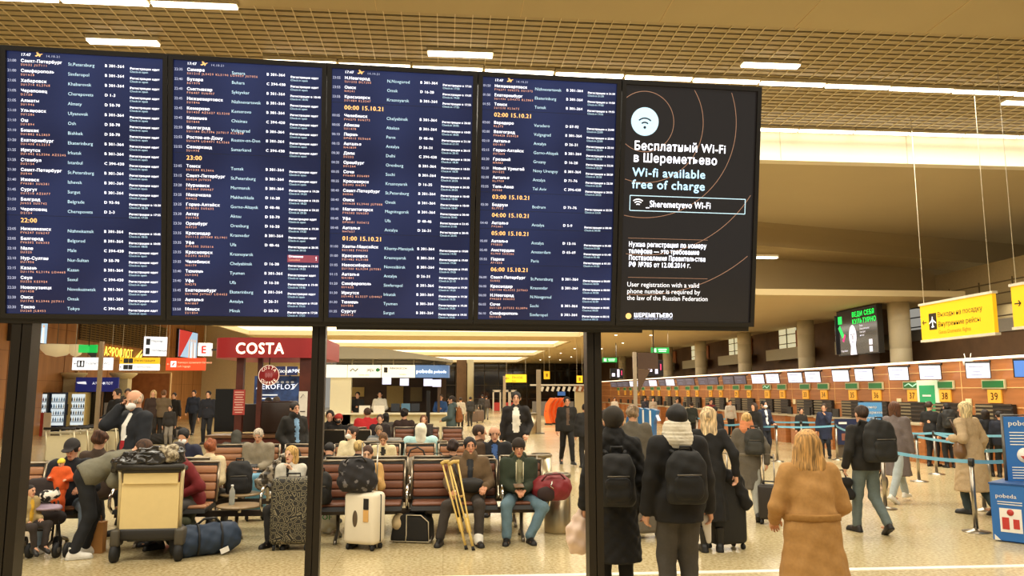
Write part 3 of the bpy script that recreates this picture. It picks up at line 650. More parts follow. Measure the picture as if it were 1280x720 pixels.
S = [[
 ('21:00', 'Санкт-Петербург', 'SU032 JU7111', 'St.Petersburg', FB), ('21:00', 'Симферополь', 'SU1628', 'Simferopol', FB), ('21:05', 'Хабаровск', 'SU1714 KL2768', 'Khabarovsk', FB), ('21:05', 'Череповец', 'D2158', 'Cherepovets', 'D 1-3'),
 ('21:05', 'Алматы', 'SU1946', 'Almaty', FD), ('21:10', 'Ульяновск', 'SU1286', 'Ulyanovsk', FB), ('21:10', 'Ош', 'SU1894', 'Osh', FD), ('21:10', 'Бишкек', 'SU1882 KL2859', 'Bishkek', FD), ('21:20', 'Екатеринбург', 'SU1408 KL3214', 'Ekaterinburg', FB),
 ('21:25', 'Иркутск', 'SU1442 KL3206 AZ5245', 'Irkutsk', FB), ('21:25', 'Стамбул', 'SU2134', 'Istanbul', FC), ('21:30', 'Санкт-Петербург', 'SU044', 'St.Petersburg', FB), ('21:40', 'Ижевск', 'FV6381 SU6381', 'Izhevsk', FB), ('21:45', 'Сургут', 'SU1510 AZ5077', 'Surgut', FB),
 ('21:50', 'Белград', 'JU655 SU5742', 'Belgrade', 'D 93-96', '18:30'), ('21:55', 'Череповец', 'D2154', 'Cherepovets', 'D 2-3', '17:55'), '22:00', ('22:05', 'Нижнекамск', 'FV6247 SU6247', 'Nizhnekamsk', FB, '18:05'), ('22:05', 'Белгород', 'FV6302 SU6303', 'Belgorod', FB, '18:05'),
 ('22:10', 'Мале', 'SU320', 'Male', FC), ('22:10', 'Нур-Султан', 'SU1956', 'Nur-Sultan', FD), ('22:15', 'Казань', 'SU1196 KL3196 LO4465', 'Kazan', FB), ('22:20', 'Сеул', 'SU250 KE5924', 'Seoul', FC), ('22:20', 'Новокузнецк', 'SU1458', 'Novokuznetsk', FB), ('22:20', 'Омск', 'SU1742 KL3946 JU7011', 'Omsk', FB), ('22:30', 'Токио', 'SU260 JL8453', 'Tokyo', FC)], [
 ('22:35', 'Самара', 'SU1210 JL5429 KL3190 LO4459 JU7056', 'Samara', FB), ('22:40', 'Бухара', 'SU1974', 'Buhara', 'C 394-430'), ('22:40', 'Сыктывкар', 'FV6407 SU6407', 'Syktyvkar', FB, '18:40'), ('22:45', 'Нижневартовск', 'SU1846', 'Nizhnevartovsk', FB), ('22:45', 'Кемерово', 'SU1450 AZ5627 KL3200', 'Kemerovo', FB),
 ('22:45', 'Кишинев', 'SU1844', 'Chisinau', FC), ('22:50', 'Волгоград', 'SU1184 DL7396 JU7017 KL3268', 'Volgograd', FB), ('22:55', 'Ростов-на-Дону', 'SU1674 LO4471 KL3266', 'Rostov-on-Don', FB), ('22:55', 'Самарканд', 'SU1978', 'Samarkand', FC), '23:00', ('23:05', 'Томск', 'SU1530 KL3666', 'Tomsk', FB),
 ('23:15', 'Санкт-Петербург', 'SU034 JU7030', 'St.Petersburg', FB), ('23:20', 'Мурманск', 'FV6467 SU6467', 'Murmansk', FB, '19:20'), ('23:25', 'Махачкала', 'N4435', 'Makhachkala', 'D 16-20', '18:25'), ('23:25', 'Горно-Алтайск', 'DP6551 SU5632', 'Gorno-Altaysk', 'D 40-46', '20:25'), ('23:30', 'Актау', 'SU1954', 'Aktau', 'D 58-70'),
 ('23:30', 'Оренбург', 'N4739', 'Orenburg', 'D 16-20', '19:30'), ('23:35', 'Краснодар', 'SU1112 JU7049 KL1901', 'Krasnodar', FB), ('23:35', 'Уфа', 'DP6505 SU5616', 'Ufa', 'D 40-46', '20:35'), ('23:35', 'Красноярск', 'EO393 N4393', 'Krasnoyarsk', '', 'X'), ('23:35', 'Челябинск', 'N4179', 'Chelyabinsk', 'D 16-20', '19:35'),
 ('23:40', 'Тюмень', 'SU1502', 'Tyumen', FB), ('23:40', 'Уфа', 'N4275', 'Ufa', 'D 16-20', '19:40'), ('23:45', 'Екатеринбург', 'SU1408 JU7067 LO4453', 'Ekaterinburg', FB), ('23:50', 'Анталья', 'N41807', 'Antalya', 'D 26-31', '19:50'), ('23:50', 'Минск', 'SU1834', 'Minsk', 'D 58-70', '17:50')], [
 ('23:55', 'Н.Новгород', 'SU1222 DL7203', 'N.Novgorod', FB, '17:55'), ('23:55', 'Омск', 'N4241', 'Omsk', 'D 16-20', '19:55'), ('23:55', 'Красноярск', 'SU1484 KL3247', 'Krasnoyarsk', FB, '17:55'), '00:00 15.10.21', ('00:05', 'Челябинск', 'FV6275 SU6275', 'Chelyabinsk', FB, '20:05'), ('00:05', 'Абакан', 'SU1478', 'Abakan', FB, '18:05'),
 ('00:10', 'Пермь', 'DP6515 SU5664', 'Perm', 'D 40-46', '21:10'), ('00:15', 'Анталья', 'N41839', 'Antalya', 'D 26-31', '20:15'), ('00:30', 'Дели', 'SU232', 'Delhi', FC, '18:30'), ('00:35', 'Оренбург', 'SU1264', 'Orenburg', FB, '18:35'), ('00:35', 'Сочи', 'FV6489 SU6489', 'Sochi', FB, '20:35'), ('00:35', 'Красноярск', 'EO393 N4393', 'Krasnoyarsk', 'D 16-35', '20:35'),
 ('00:40', 'Санкт-Петербург', 'SU046', 'St.Petersburg', FB, '18:40'), ('00:40', 'Омск', 'SU1638 KL3940 JU7088', 'Omsk', FB, '18:40'), ('00:40', 'Магнитогорск', 'FV6282 SU6283', 'Magnitogorsk', FB, '20:40'), ('00:45', 'Уфа', 'DP6501 SU5612', 'Ufa', 'D 40-46', '21:45'), ('00:45', 'Анталья', 'N47657', 'Antalya', 'D 26-31', '20:45'), '01:00 15.10.21',
 ('01:00', 'Ханты-Мансийск', 'SU1382 FV6303', 'Khanty-Mansiysk', FB, '19:00'), ('01:00', 'Красноярск', 'SU1482 KL3188', 'Krasnoyarsk', FB, '19:00'), ('01:05', 'Новосибирск', 'SU1300 KL3204 JU7081', 'Novosibirsk', FB, '19:05'), ('01:15', 'Анталья', 'N41801', 'Antalya', 'D 26-31', '21:15'), ('01:20', 'Симферополь', 'SU1632', 'Simferopol', FB, '19:20'),
 ('01:30', 'Иркутск', 'SU1442 KL3237 LO4467', 'Irkutsk', FB, '19:30'), ('01:30', 'Тюмень', 'SU1508', 'Tyumen', FB, '19:30'), ('01:35', 'Сургут', 'SU1512', 'Surgut', FB, '19:35')], [
 ('01:50', 'Нижневартовск', 'FV6371 SU6372 SU1372', 'Nizhnevartovsk', FB, '21:50'), ('01:50', 'Екатеринбург', 'SU1436 LO4373 KL2863', 'Ekaterinburg', FB, '19:50'), ('01:55', 'Томск', 'SU1530 KL3673', 'Tomsk', FB, '19:55'), '02:00 15.10.21', ('02:00', 'Варадеро', 'RL273', 'Varadero', 'D 87-92', '22:00'), ('02:00', 'Волгоград', 'FV6428 SU6428', 'Volgograd', FB, '22:00'),
 ('02:10', 'Анталья', 'EO1811', 'Antalya', 'D 26-31', '22:10'), ('02:15', 'Горно-Алтайск', 'SU1554', 'Gorno-Altaysk', FB, '20:15'), ('02:20', 'Грозный', 'N4083', 'Grozny', 'D 16-20', '22:20'), ('02:20', 'Новый Уренгой', 'SU1522', 'Novy Urengoy', FB, '20:20'), ('02:30', 'Анталья', 'RL7709', 'Antalya', 'D 71-76', '22:30'), ('02:55', 'Тель-Авив', 'SU508', 'Tel Aviv', FC, '20:55'),
 '03:00 15.10.21', ('03:30', 'Бодрум', 'RL7713', 'Bodrum', 'D 71-76', '23:30'), '04:00 15.10.21', ('04:40', 'Анталья', 'FV5681', 'Antalya', 'D 5-9', '00:40'), '05:00 15.10.21', ('05:00', 'Анталья', 'FV5833', 'Antalya', 'D 12-16', '01:00'), ('05:40', 'Амстердам', 'KL900 SU3206', 'Amsterdam', 'D 65-69', '01:40'), ('05:55', 'Париж', 'AF1655', 'Paris', '', '01:55'),
 '06:00 15.10.21', ('06:00', 'Санкт-Петербург', 'SU002', 'St.Petersburg', FB, '00:00'), ('06:00', 'Краснодар', 'SU1144 KL3232 JU7063', 'Krasnodar', FB, '00:00'), ('06:00', 'Н.Новгород', 'FV6253 SU6253', 'N.Novgorod', '', '02:00'), ('06:05', 'Сочи', 'SU1120 JU7333 KL3894', 'Sochi', FB, '00:05'), ('06:10', 'Симферополь', 'SU1628', 'Simferopol', FB, '00:10')]]
PLN = [(0, .2), (.35, .45), (.2, .95), (.4, 1), (.7, .6), (1.0, .75), (1.12, .68), (.85, .45), (.75, .05), (.6, 0), (.6, .3), (.2, .05)]
PW, PH = .875, 1.545
def bezel(t, w, h, mat=DARK, e=.028):
    b = MB(); b.box((w / 2, .05, h / 2), (w + 2 * e, .09, h + 2 * e), 0)
    for x in (-e / 2, w + e / 2): b.box((x, -.006, h / 2), (e, .025, h + 2 * e))
    for z in (-e / 2, h + e / 2): b.box((w / 2, -.006, z), (w, .025, e))
    return b.build('bezel', M('1a1613', .35, var=.05), t)
LB = ['departure screen listing flights from 21:00 to 22:30, far left of the board', 'departure screen with one row marked cancelled in red', 'departure screen whose bands read 00:00 and 01:00', 'departure screen with five hour bands from 02:00 to 06:00']
SX = [.055, .99, 1.925, 2.862, 3.80]
for pi in range(4):
    t = thing('departure_screen', LB[pi], 'screen', bpos(SX[pi], .045, -.05), 0, 'departure screens of the information board', brot())
    bezel(t, PW, PH)
    MB().box((PW / 2, .004, PH / 2), (PW, .008, PH)).build('display', NAVY, t)
    mb = MB(); wU = PW; top = PH
    Y1 = -.0025
    write(mb, '17:47', .087 * wU, top - .028 * wU, .026 * wU, 0, Y1, True)
    mb.add([((.175 + p[0] * .045) * wU, Y1, top - (.030 - p[1] * .030) * wU) for p in PLN], [tuple(range(len(PLN)))[::-1]], 3)
    write(mb, '14.10.21', .245 * wU, top - .029 * wU, .021 * wU, 4, Y1, False, .12)
    for i, row in enumerate(S[pi]):
        z = top - (.070 + .0664 * i) * wU
        if isinstance(row, str):
            write(mb, row, .087 * wU, z - .014 * wU, .043 * wU, 3, Y1, True)
            mb.box((wU / 2, -.001, z + .034 * wU), (wU, .001, .003 * wU), 6)
            continue
        tm, ru, cd, en, dk = row[:5]; st = row[5] if len(row) > 5 else None
        write(mb, tm, .004 * wU, z, .025 * wU, 4, Y1)
        write(mb, ru, .087 * wU, z, .029 * wU, 0, Y1, True, .0)
        write(mb, cd, .087 * wU, z - .0235 * wU, .0205 * wU, 2, Y1, False, .2)
        write(mb, en, .385 * wU, z - .008 * wU, .0305 * wU, 1, Y1, False, .01)
        write(mb, dk, .62 * wU, z - .004 * wU, .0265 * wU, 0, Y1, True, .02)
        if st == 'X':
            mb.box((.885 * wU, -.0012, z - .02 * wU), (.215 * wU, .002, .052 * wU), 7)
            write(mb, 'Отменен', .785 * wU, z - .012 * wU, .022 * wU, 0, Y1 - .001, True); write(mb, 'Cancelled', .785 * wU, z - .035 * wU, .02 * wU, 2, Y1 - .001); write(mb, '!', .97 * wU, z - .03 * wU, .04 * wU, 0, Y1 - .001, True)
        elif st: write(mb, 'Регистрация в ' + st, .782 * wU, z - .012 * wU, .0205 * wU, 0, Y1, True, -.01); write(mb, 'Check-in ' + st, .782 * wU, z - .033 * wU, .02 * wU, 1, Y1)
        else: write(mb, 'Регистрация идет', .782 * wU, z - .012 * wU, .021 * wU, 0, Y1, True, -.01); write(mb, 'Check-in open', .782 * wU, z - .033 * wU, .02 * wU, 1, Y1)
    mb.build('timetable_lettering', TW + [lit('7d3a4c', .9)], t)
# wireless internet screen
t = thing('information_screen', 'black screen about free wireless internet with a round signal symbol', 'screen', bpos(SX[4], .045, -.05), 0, None, brot())
w5 = .90
bezel(t, w5, PH); MB().box((w5 / 2, .004, PH / 2), (w5, .008, PH)).build('display', BLK, t)
mb = MB(); Y1 = -.0025
def arc(cx, cz, r, a0, a1, th, mi, y=-.002, n=40):
    pts = [(R(a0 + (a1 - a0) * i / n)) for i in range(n + 1)]
    vs = [(cx + rr * math.cos(a), y, cz + rr * math.sin(a)) for a in pts for rr in (r - th / 2, r + th / 2)]
    mb.add(vs, [(2 * i, 2 * i + 1, 2 * i + 3, 2 * i + 2)[::-1] for i in range(n)], mi)
def inside(cx, cz, r, th, mi):   # ring clipped to the screen
    n = 160
    for i in range(n):
        a, b = 360 * i / n, 360 * (i + 1) / n
        ok = all(.004 < cx + r * math.cos(R(q)) < w5 - .004 and .004 < cz + r * math.sin(R(q)) < PH - .004 for q in (a, b))
        if ok: arc(cx, cz, r, a, b, th, mi, n=1)
def px5(px, py):  # position on this screen from where the mark sits in the photograph
    d = Vector(ray(px, py)); o = Vector((0, 0, EYE)); n = _bm @ Vector((0, 1, 0)); q = Vector(bpos(SX[4], .045, -.05))
    h = o + d * ((q - o).dot(n) / d.dot(n)); l = _bm.transposed() @ (h - q); return l.x, l.z
cx, cz = px5(806, 152); k5 = (px5(850, 250)[0] - px5(800, 250)[0]) / 50
mb.add([(cx + 17 * k5 * math.cos(R(i * 10)), Y1, cz + 17 * k5 * math.sin(R(i * 10))) for i in range(36)], [tuple(range(36))], 1)
for r in (5.5, 10.5): arc(cx, cz - 6.5 * k5, r * k5, 45, 135, 1.7 * k5, 6, Y1 - .001)
mb.add([(cx + 1.7 * k5 * math.cos(R(i * 30)), Y1 - .001, cz - 7 * k5 + 1.7 * k5 * math.sin(R(i * 30))) for i in range(12)], [tuple(range(12))], 6)
for r in (36, 73, 115, 160, 208): inside(cx, cz, r * k5, .7 * k5, 5)
def w5t(s, px, py, size, mi, bold, wpx):
    x, z = px5(px, py); tot = sum(glyph(c, bold, 3)[2] for c in s) * size * k5
    write(mb, s, x, z, size * k5, mi, Y1, bold, 0, 3, 0, wpx * k5 / tot)
w5t('Бесплатный Wi-Fi', 792, 187, 14.5, 0, True, 116); w5t('в Шереметьево', 791, 202, 14.5, 0, True, 106)
w5t('Wi-fi available', 790, 220, 14.5, 1, True, 92); w5t('free of charge', 789.5, 235, 14.5, 1, True, 92)
x0, z0 = px5(787, 264.5); x1, z1 = px5(931.5, 249)
z0 = px5(787, 263)[1]; z1 = z0 + 18 * k5
for a, b in (((x0, z0), (x1, z0)), ((x1, z0), (x1, z1)), ((x1, z1), (x0, z1)), ((x0, z1), (x0, z0))):
    mb.box(((a[0] + b[0]) / 2, -.002, (a[1] + b[1]) / 2), (max(abs(a[0] - b[0]), .9 * k5), .001, max(abs(a[1] - b[1]), .9 * k5)), 1)
xx, zz = x0 + 10 * k5, z0 + 5 * k5
for r in (3.2, 6.2, 9): arc(xx, zz - .3 * k5, r * k5, 50, 130, 1.3 * k5, 0, Y1)
w5t('_Sheremetyevo Wi-Fi', 807, 258.5, 11, 0, True, 82)
for i, s in enumerate(('Нужна регистрация по номеру', 'телефона — это требование', 'Постановления Правительства', 'РФ №785 от 12.08.2014 г.')): w5t(s, 785.5, 308 + 8.4 * i, 8.2, 0, True, (98, 89, 97, 78)[i])
for i, s in enumerate(('User registration with a valid', 'phone number is required by', 'the law of the Russian Federation')): w5t(s, 783.5, 358 + 8.4 * i, 8.0, 0, False, (91, 92, 102)[i])
for z in (297.5, 346.5): a = px5(785, z); mb.box((a[0] + 50 * k5, -.002, a[1]), (100 * k5, .001, .5 * k5), 5)
a = px5(785.5, 395); mb.add([(a[0] + 3.6 * k5 * math.cos(R(i * 20)), Y1, a[1] + 3.6 * k5 * math.sin(R(i * 20))) for i in range(18)], [tuple(range(18))], 3)
w5t('ШЕРЕМЕТЬЕВО', 792, 396, 6.6, 0, True, 49); w5t('МЕЖДУНАРОДНЫЙ АЭРОПОРТ', 792, 399, 3, 4, False, 49)
mb.build('notice_lettering', TW[:5] + [lit('a07a66', .5), TW[6]], t)
# next screen to the left, only its edge in view
t = thing('departure_screen', 'sliver of another dark screen cut off by the left edge of the photo', 'screen', bpos(-.88, .045, -.05), 0, 'departure screens of the information board', brot())
bezel(t, PW, PH); MB().box((PW / 2, .004, PH / 2), (PW, .008, PH)).build('display', NAVY, t)
# stand: rails and posts
t = thing('board_stand', 'dark steel stand with posts carrying the row of timetable screens', 'stand', (0, 0, 0))
b = MB()
for z in (.012, .8, 1.62):
    p, q = Vector(bpos(-.9, z, .115)), Vector(bpos(4.75, z, .115)); b.cyl(p, q, .045, None, 4)
b.build('rail', M('241f19', .4, .3), t)
b = MB(); b.box((1.95, .0, -.006), (5.55, .11, .045)); b.box((3.0, .02, -.036), (2.0, .06, .03))
o = b.build('ledge', M('241f19', .4, .3), t); o.location = bpos(-.03, .015, 0); o.rotation_euler = brot()
PM = M('2e271d', .38, .45, var=.1, scale=3)
for i, (px, w_, dp) in enumerate(((27, .115, .12), (397.5, .085, .10), (741, .10, .10))):
    Yp = [4.93, 5.06, 5.22][i]; x = X_of(px, Yp)
    b = MB(); h = BO[2] + .35
    b.box((-w_ * .26, 0, h / 2), (w_ * .46, dp, h)); b.box((w_ * .26, 0, h / 2), (w_ * .46, dp, h)); b.box((0, 0, h / 2), (w_ * .9, dp * .6, h)); b.box((0, 0, .01), (.34, .34, .02))
    b.build('post', PM, t, (x, Yp, 0), BTH)
# ------------------------------------------------------------------ signs: x along the sign, face towards -y
YEL = M('eab818', .5, emit=.5, var=0); SW = M('e8ecf2', .5, emit=.85, var=0); ORD = M('e2431c', .5, emit=.75, var=0); INK = M('2a2114', .6, var=0); GRN = M('18b04a', .5, emit=.8, var=0)
def at_rect(x0, x1, yt, yb, Y):
    a = P(x0, (yt + yb) / 2, Y); b = P(x1, (yt + yb) / 2, Y)
    return ((a[0] + b[0]) / 2, Y, P((x0 + x1) / 2, (yt + yb) / 2, Y)[2]), b[0] - a[0], P(x0, yt, Y)[2] - P(x0, yb, Y)[2]
def hang_sign(name, label, loc, w_, h, face, rz=0, wires=0, group=None, cat='sign', d=.08, frame=None):
    t = thing(name, label, cat, loc, rz, group)
    b = MB(); b.box((0, 0, 0), (w_, d, h), 0)
    if frame: b.box((0, 0, h / 2 + .02), (w_ + .06, d + .04, .05), 1); b.box((0, 0, -h / 2 - .02), (w_ + .06, d + .04, .05), 1)
    b.build('panel', [face, frame or face], t)
    if wires and loc[1] > 25: wires = (7.1 if loc[0] < -11 else 5.04) - loc[2] - h / 2
    if wires:
        for x in (-w_ * .46, w_ * .46): MB().cyl((x, 0, h / 2), (x, 0, h / 2 + wires), .006, None, 6).build('wire', M('cfc4aa', .4), t)
    return t
def letters(t, items, mats, d=.08):
    mb = MB()
    for it in items:
        s, x, z, size, mi = it[:5]; kw = it[5] if len(it) > 5 else {}
        write(mb, s, x, z, size, mi, -d / 2 - .004, **kw)
    return mb.build('lettering', mats, t)
# yellow boarding signs hung along the hall
a, b = XW(1153, 400, 10.7), XW(1245, 400, 10.7); L = a[1] - b[1]
zt, zb = XW(1245, 366, 10.7)[2], XW(1245, 416, 10.7)[2]
t = hang_sign('hanging_sign', 'yellow hanging sign with arrow, plane symbol and two dark lines of words', (10.7, (a[1] + b[1]) / 2, (zt + zb) / 2), L, zt - zb, YEL, -math.pi / 2, 8.21 - zt, 'yellow boarding signs', frame=M('d9d2c0', .4))
h = zt - zb; LTX = M('9a7a18', .6, var=0)
letters(t, [('Выходы на посадку', -L * .24, h * .1, .15, 0), ('Внутренние рейсы', -L * .24, -h * .17, .15, 0), ('Gates Domestic flights', -L * .24, -h * .37, .115, 1)], [INK, LTX])
def plane_icon(mb, x, z, s, mi, y=-.05):
    for pts in ([(-.06, -.5), (.06, -.5), (.07, .35), (0, .5), (-.07, .35)], [(-.5, -.12), (-.05, .2), (-.05, .02), (-.5, -.22)][::-1], [(.5, -.12), (.05, .2), (.05, .02), (.5, -.22)], [(-.2, -.48), (0, -.3), (.2, -.48), (.2, -.54), (-.2, -.54)][::-1]):
        mb.add([(x + p * s, y, z + q * s) for p, q in pts], [tuple(range(len(pts)))], mi)
def arrow(mb, x, z, s, mi, dr=-1, y=-.045):
    mb.box((x, y, z), (s, .004, s * .14), mi)
    for k in (1, -1): mb.box((x + dr * s * .33, y, z + k * s * .16), (s * .5, .004, s * .13), mi, (0, R(45) * k * dr, 0))
m = MB(); m.box((-L * .315, -.042, 0), (.26, .006, .36), 0); plane_icon(m, -L * .315, .0, .24, 1); arrow(m, -L * .44, 0, .14, 0); m.build('symbol', [INK, SW], t)
b2 = XW(1268, 386, 10.7); t = hang_sign('hanging_sign', 'yellow hanging sign cut off by the right edge, arrow pointing right', (10.7, b2[1] - 1.15, (zt + zb) / 2 + .06), 2.3, h, YEL, -math.pi / 2, 8.15 - zt, 'yellow boarding signs', frame=M('d9d2c0', .4))
m = MB(); arrow(m, -1.0, .05, .16, 0, 1); m.build('symbol', INK, t)
# video wall by the column
y1, y2 = XW(1047, 410, 15.3)[1], XW(1097, 410, 15.3)[1]; W6 = y1 - y2
t = thing('video_screen', 'large black video screen with green words and a pale head', 'screen', (15.3, (y1 + y2) / 2, 4.15), -math.pi / 2)
MB().box((0, .1, 0), (W6 + .06, .2, 1.74)).build('casing', DARK, t); MB().box((0, -.004, 0), (W6, .01, 1.68)).build('display', BLK, t)
MB().box((-W6 / 2 - .012, .35, -.05), (.02, .9, 1.5), 0).build('side_display', BLK, t)
m = MB(); G1 = lit('2ee66a', .9)
for i, s in enumerate(('ВЕДИ СЕБЯ', 'КУЛЬТУРНО')): write(m, s, -W6 * .1, .55 - i * .27, .25, 0, -.015, True, .02)
for i, s in enumerate(('Ведь', 'Шереметьево', 'смотрит', 'на вас')): write(m, s, W6 * .08, .16 - i * .12, .1, 1, -.015)
vs = [(-.28 + .27 * math.cos(R(k)), -.02, -.16 + .42 * math.sin(R(k))) for k in range(0, 360, 12)]; m.add(vs, [tuple(range(len(vs)))], 1)
m.prism([(-.5, -.86), (-.05, -.86), (-.12, -.4), (-.42, -.4)], -.02, -.015, 1)
for dx in (-.1, .1): m.box((-.28 + dx, -.022, -.1), (.1, .004, .03), 2)
m.box((-.28, -.022, -.22), (.05, .004, .16), 2); m.box((-.28, -.022, -.38), (.16, .004, .025), 2)
m.box((W6 * .33, -.012, -.45), (.22, .004, .2), 1); m.box((W6 * .33, -.012, -.7), (.2, .004, .2), 1); write(m, 'Подробнее', -W6 * .42, -.72, .09, 1, -.015)
m.box((-W6 * .42, -.012, .5), (.3, .004, .3), 0); m.box((-W6 * .4, -.012, .05), (.18, .004, .5), 0, (0, R(-35), 0)); m.box((-W6 * .33, -.012, -.2), (.12, .004, .3), 3, (0, R(35), 0))
m.build('display_lettering', [G1, lit('e6e4f0', .9), lit('6a6570', .8), lit('e02a80', .9)], t)
# green exit signs and small far screens on the right
for px, py, Y, lb in ((825, 438, 40, 'green lit exit sign high over the check-in hall, right of the steel post'), (762, 450, 50, 'green lit exit sign just right of the third board post')):
    p = P(px, py, Y); t = hang_sign('exit_sign', lb, p, .95, .3, M('0c8f3c', .5, emit=.7, var=0), 0, 1.2, 'green exit signs')
    m = MB(); m.box((-.3, -.045, 0), (.18, .004, .2), 0); m.box((.12, -.045, .05), (.45, .004, .06), 0); m.box((.12, -.045, -.05), (.4, .004, .05), 0); m.build('symbol', lit('b8ffcf', .9), t)
for px, py, Y, w_, h, lb in ((818, 460, 38, .85, .75, 'small far video screen with a white figure under the green exit sign'), (771, 467, 50, .8, .6, 'smallest far video screen next to the third board post')):
    p = P(px, py, Y); t = thing('video_screen', lb, 'screen', p)
    MB().box((0, .08, 0), (w_ + .06, .14, h + .06)).build('casing', DARK, t); m = MB(); m.box((0, 0, 0), (w_, .01, h), 0); m.box((.1, -.008, .02), (.14, .004, h * .8), 1); m.ell((.1, -.008, h * .33), (.07, .01, .08), 1, 8); MB().cyl((0, .08, h / 2), (0, .08, 5.04 - p[2]), .03).build('ceiling_rod', DARK, t); m.box((-.22, -.008, -.08), (.2, .004, .2), 1); m.box((.32, -.008, .05), (.06, .004, .3), 2); m.build('display', [BLK, lit('e8e4ff', 1), lit('d23a6a', .8)], t)
a = P(793, 440, 26); t = thing('sign_post', 'tall steel post with a brown panel beyond the blue kiosks', 'post', (a[0], 26, 0))
MB().box((0, 0, a[2] / 2), (.11, .11, a[2])).build('pole', M('b9a992', .35, .5), t); MB().box((.45, 0, a[2] - .3), (.7, .06, .55)).build('panel', M('4d3523', .6), t)
m = MB(); m.prism([(.1, 0), (.55, 0), (.1, -.8)], -.03, .03); m.build('bracket', M('5f4630', .6), t, (0, 0, a[2] - .58))
# white roofed canopy near the far counters
p = P(832, 445, 46); #t = thing('ceiling_canopy', 'cream square column head under the far green exit sign', 'column', (p[0], 46, 0)); MB().box((0, 0, 2.4), (.9, .9, 4.9)).build('shaft', M('c9bb98', .6), t); MB().box((0.1, 0, p[2]), (2.4, 1.2, .35)).build('capital', M('d9cba6', .6), t)
# ------------------------------------------------------------------ left side: signs, adverts, shop fronts
ICON = M('23262b', .5, var=0)
l, w_, h = at_rect(91, 141, 447, 462.5, 30); t = hang_sign('washroom_sign', 'white lit washroom sign with arrow and black symbol, left of the yellow one', l, w_, h, SW, 0, 3.9)
m = MB(); arrow(m, -w_ * .42, 0, .1, 0); m.box((-w_ * .29, -.045, 0), (.26, .004, .24), 0)
for x in (-.06, .06): m.ell((-w_ * .29 + x, -.05, .07), (.025, .004, .025), 1, 6); m.box((-w_ * .29 + x, -.05, -.02), (.06, .004, .12), 1)
for i, (s, x) in enumerate((('Туалеты', -.17), ('WC', .28))): write(m, s, w_ * x, -.03, .13, 0, -.045)
m.build('lettering', [ICON, SW], t)
l, w_, h = at_rect(150, 199.5, 447, 463, 30); t = hang_sign('direction_sign', 'direction sign with a yellow upper half and a white lower half', (l[0], 30, l[2] - h / 4), w_, h / 2, SW, 0, 4.1)
MB().box((0, 0, h / 2), (w_, .08, h / 2)).build('yellow_panel', YEL, t)
m = MB()
for z in (0, h / 2): arrow(m, -w_ * .45, z, .09, 0); m.box((-w_ * .34, -.046, z), (.17, .004, .17), 0); m.box((-w_ * .22, -.046, z), (.15, .004, .17), 0)
write(m, 'Регистрация', -w_ * .13, h / 2 - .03, .12, 0, -.045); write(m, 'Аэроэкспресс', -w_ * .13, -.03, .1, 0, -.045); m.build('lettering', [ICON], t)
l, w_, h = at_rect(208, 257, 447.5, 463, 30); t = hang_sign('information_sign', 'red-orange lit sign with a white square symbol left of the coffee kiosk', l, w_, h, ORD, 0, 1.9)
m = MB(); arrow(m, -w_ * .44, 0, .09, 2); m.box((-w_ * .31, -.045, 0), (.2, .004, .22), 0); m.box((-w_ * .31, -.05, 0), (.05, .004, .12), 1, (0, .6, 0)); write(m, 'Камера хранения багажа', -w_ * .21, .03, .1, 2, -.045); write(m, 'Left luggage', -w_ * .21, -.11, .1, 2, -.045); m.build('lettering', [SW, ORD, lit('ffb08a', .9)], t)
l, w_, h = at_rect(182, 206.5, 420, 446, 26); t = hang_sign('direction_sign', 'tilted-looking white hanging board with two black symbols above the yellow sign', l, w_ * 1.12, h * .92, SW, R(22), 3.0)
m = MB()
for i, s in enumerate(('Паркинг', 'Гостиницы')): z = .14 - i * .3; m.box((-w_ * .36, -.045, z), (.12, .004, .2), 0); write(m, s, -w_ * .22, z, .09, 0, -.045)
m.build('lettering', [ICON], t)
p = P(111, 436, 31); t = thing('exit_sign', 'two angled green exit panels above the washroom sign', 'sign', p, 0, 'green exit signs')
MB().cyl((0, 0, .1), (0, 0, 7.1 - p[2]), .012).build('rod', DARK, t)
for s, rz in ((-.17, 25), (.17, -25)): m = MB(); m.box((s, 0, 0), (.38, .06, .3), 0, (0, 0, R(rz))); m.build('panel', GRN, t)
MB().prism([(-.05, -.15), (.3, -.15), (.26, -.55), (.1, -.3)], -.02, .02).build('bracket', DARK, t)
pt = thing('sign_post', 'slim steel post standing in front of the washroom sign', 'post', (X_of(123.5, 14), 14, 0)); MB().box((0, 0, 1.39), (.058, .06, 2.78)).build('pole', M('a48f70', .35, .6), pt)
MB().box((0, 0, .02), (.3, .3, .04)).build('base', GREYM, pt)
def advert(label, y1, y2, z1, z2, mirror=False):
    t = thing('advert_screen', label, 'screen', (-17.83, (y1 + y2) / 2, (z1 + z2) / 2), math.pi / 2); w_ = abs(y2 - y1); h = z2 - z1
    MB().box((0, .08, 0), (w_ + .1, .16, h + .1)).build('casing', DARK, t)
    m = MB(); m.box((0, -.01, 0), (w_, .01, h), 0)
    m.add([(-w_ / 2, -.02, h / 2), (-w_ / 2, -.02, -h / 2), (-w_ * .4, -.02, -h / 2), (w_ * .2, -.02, h / 2)], [(0, 1, 2, 3)], 1)
    for i, x in enumerate((.02, .14, .24, .34)): m.add([(w_ * x, -.03, -h / 2), (w_ * (x + .07), -.03, -h / 2), (w_ * (x + .06), -.03, h * .1), (w_ * (x + .01), -.03, h * .1)], [(0, 1, 2, 3)], 2 + i % 2); m.ell((w_ * (x + .035), -.03, h * .17), (w_ * .03, .004, h * .06), 2, 6)
    m.build('display', [lit('a9cbe6', .9), lit('c33a34', .9), lit('e3b288', .9), lit('f1ede6', .9)], t)
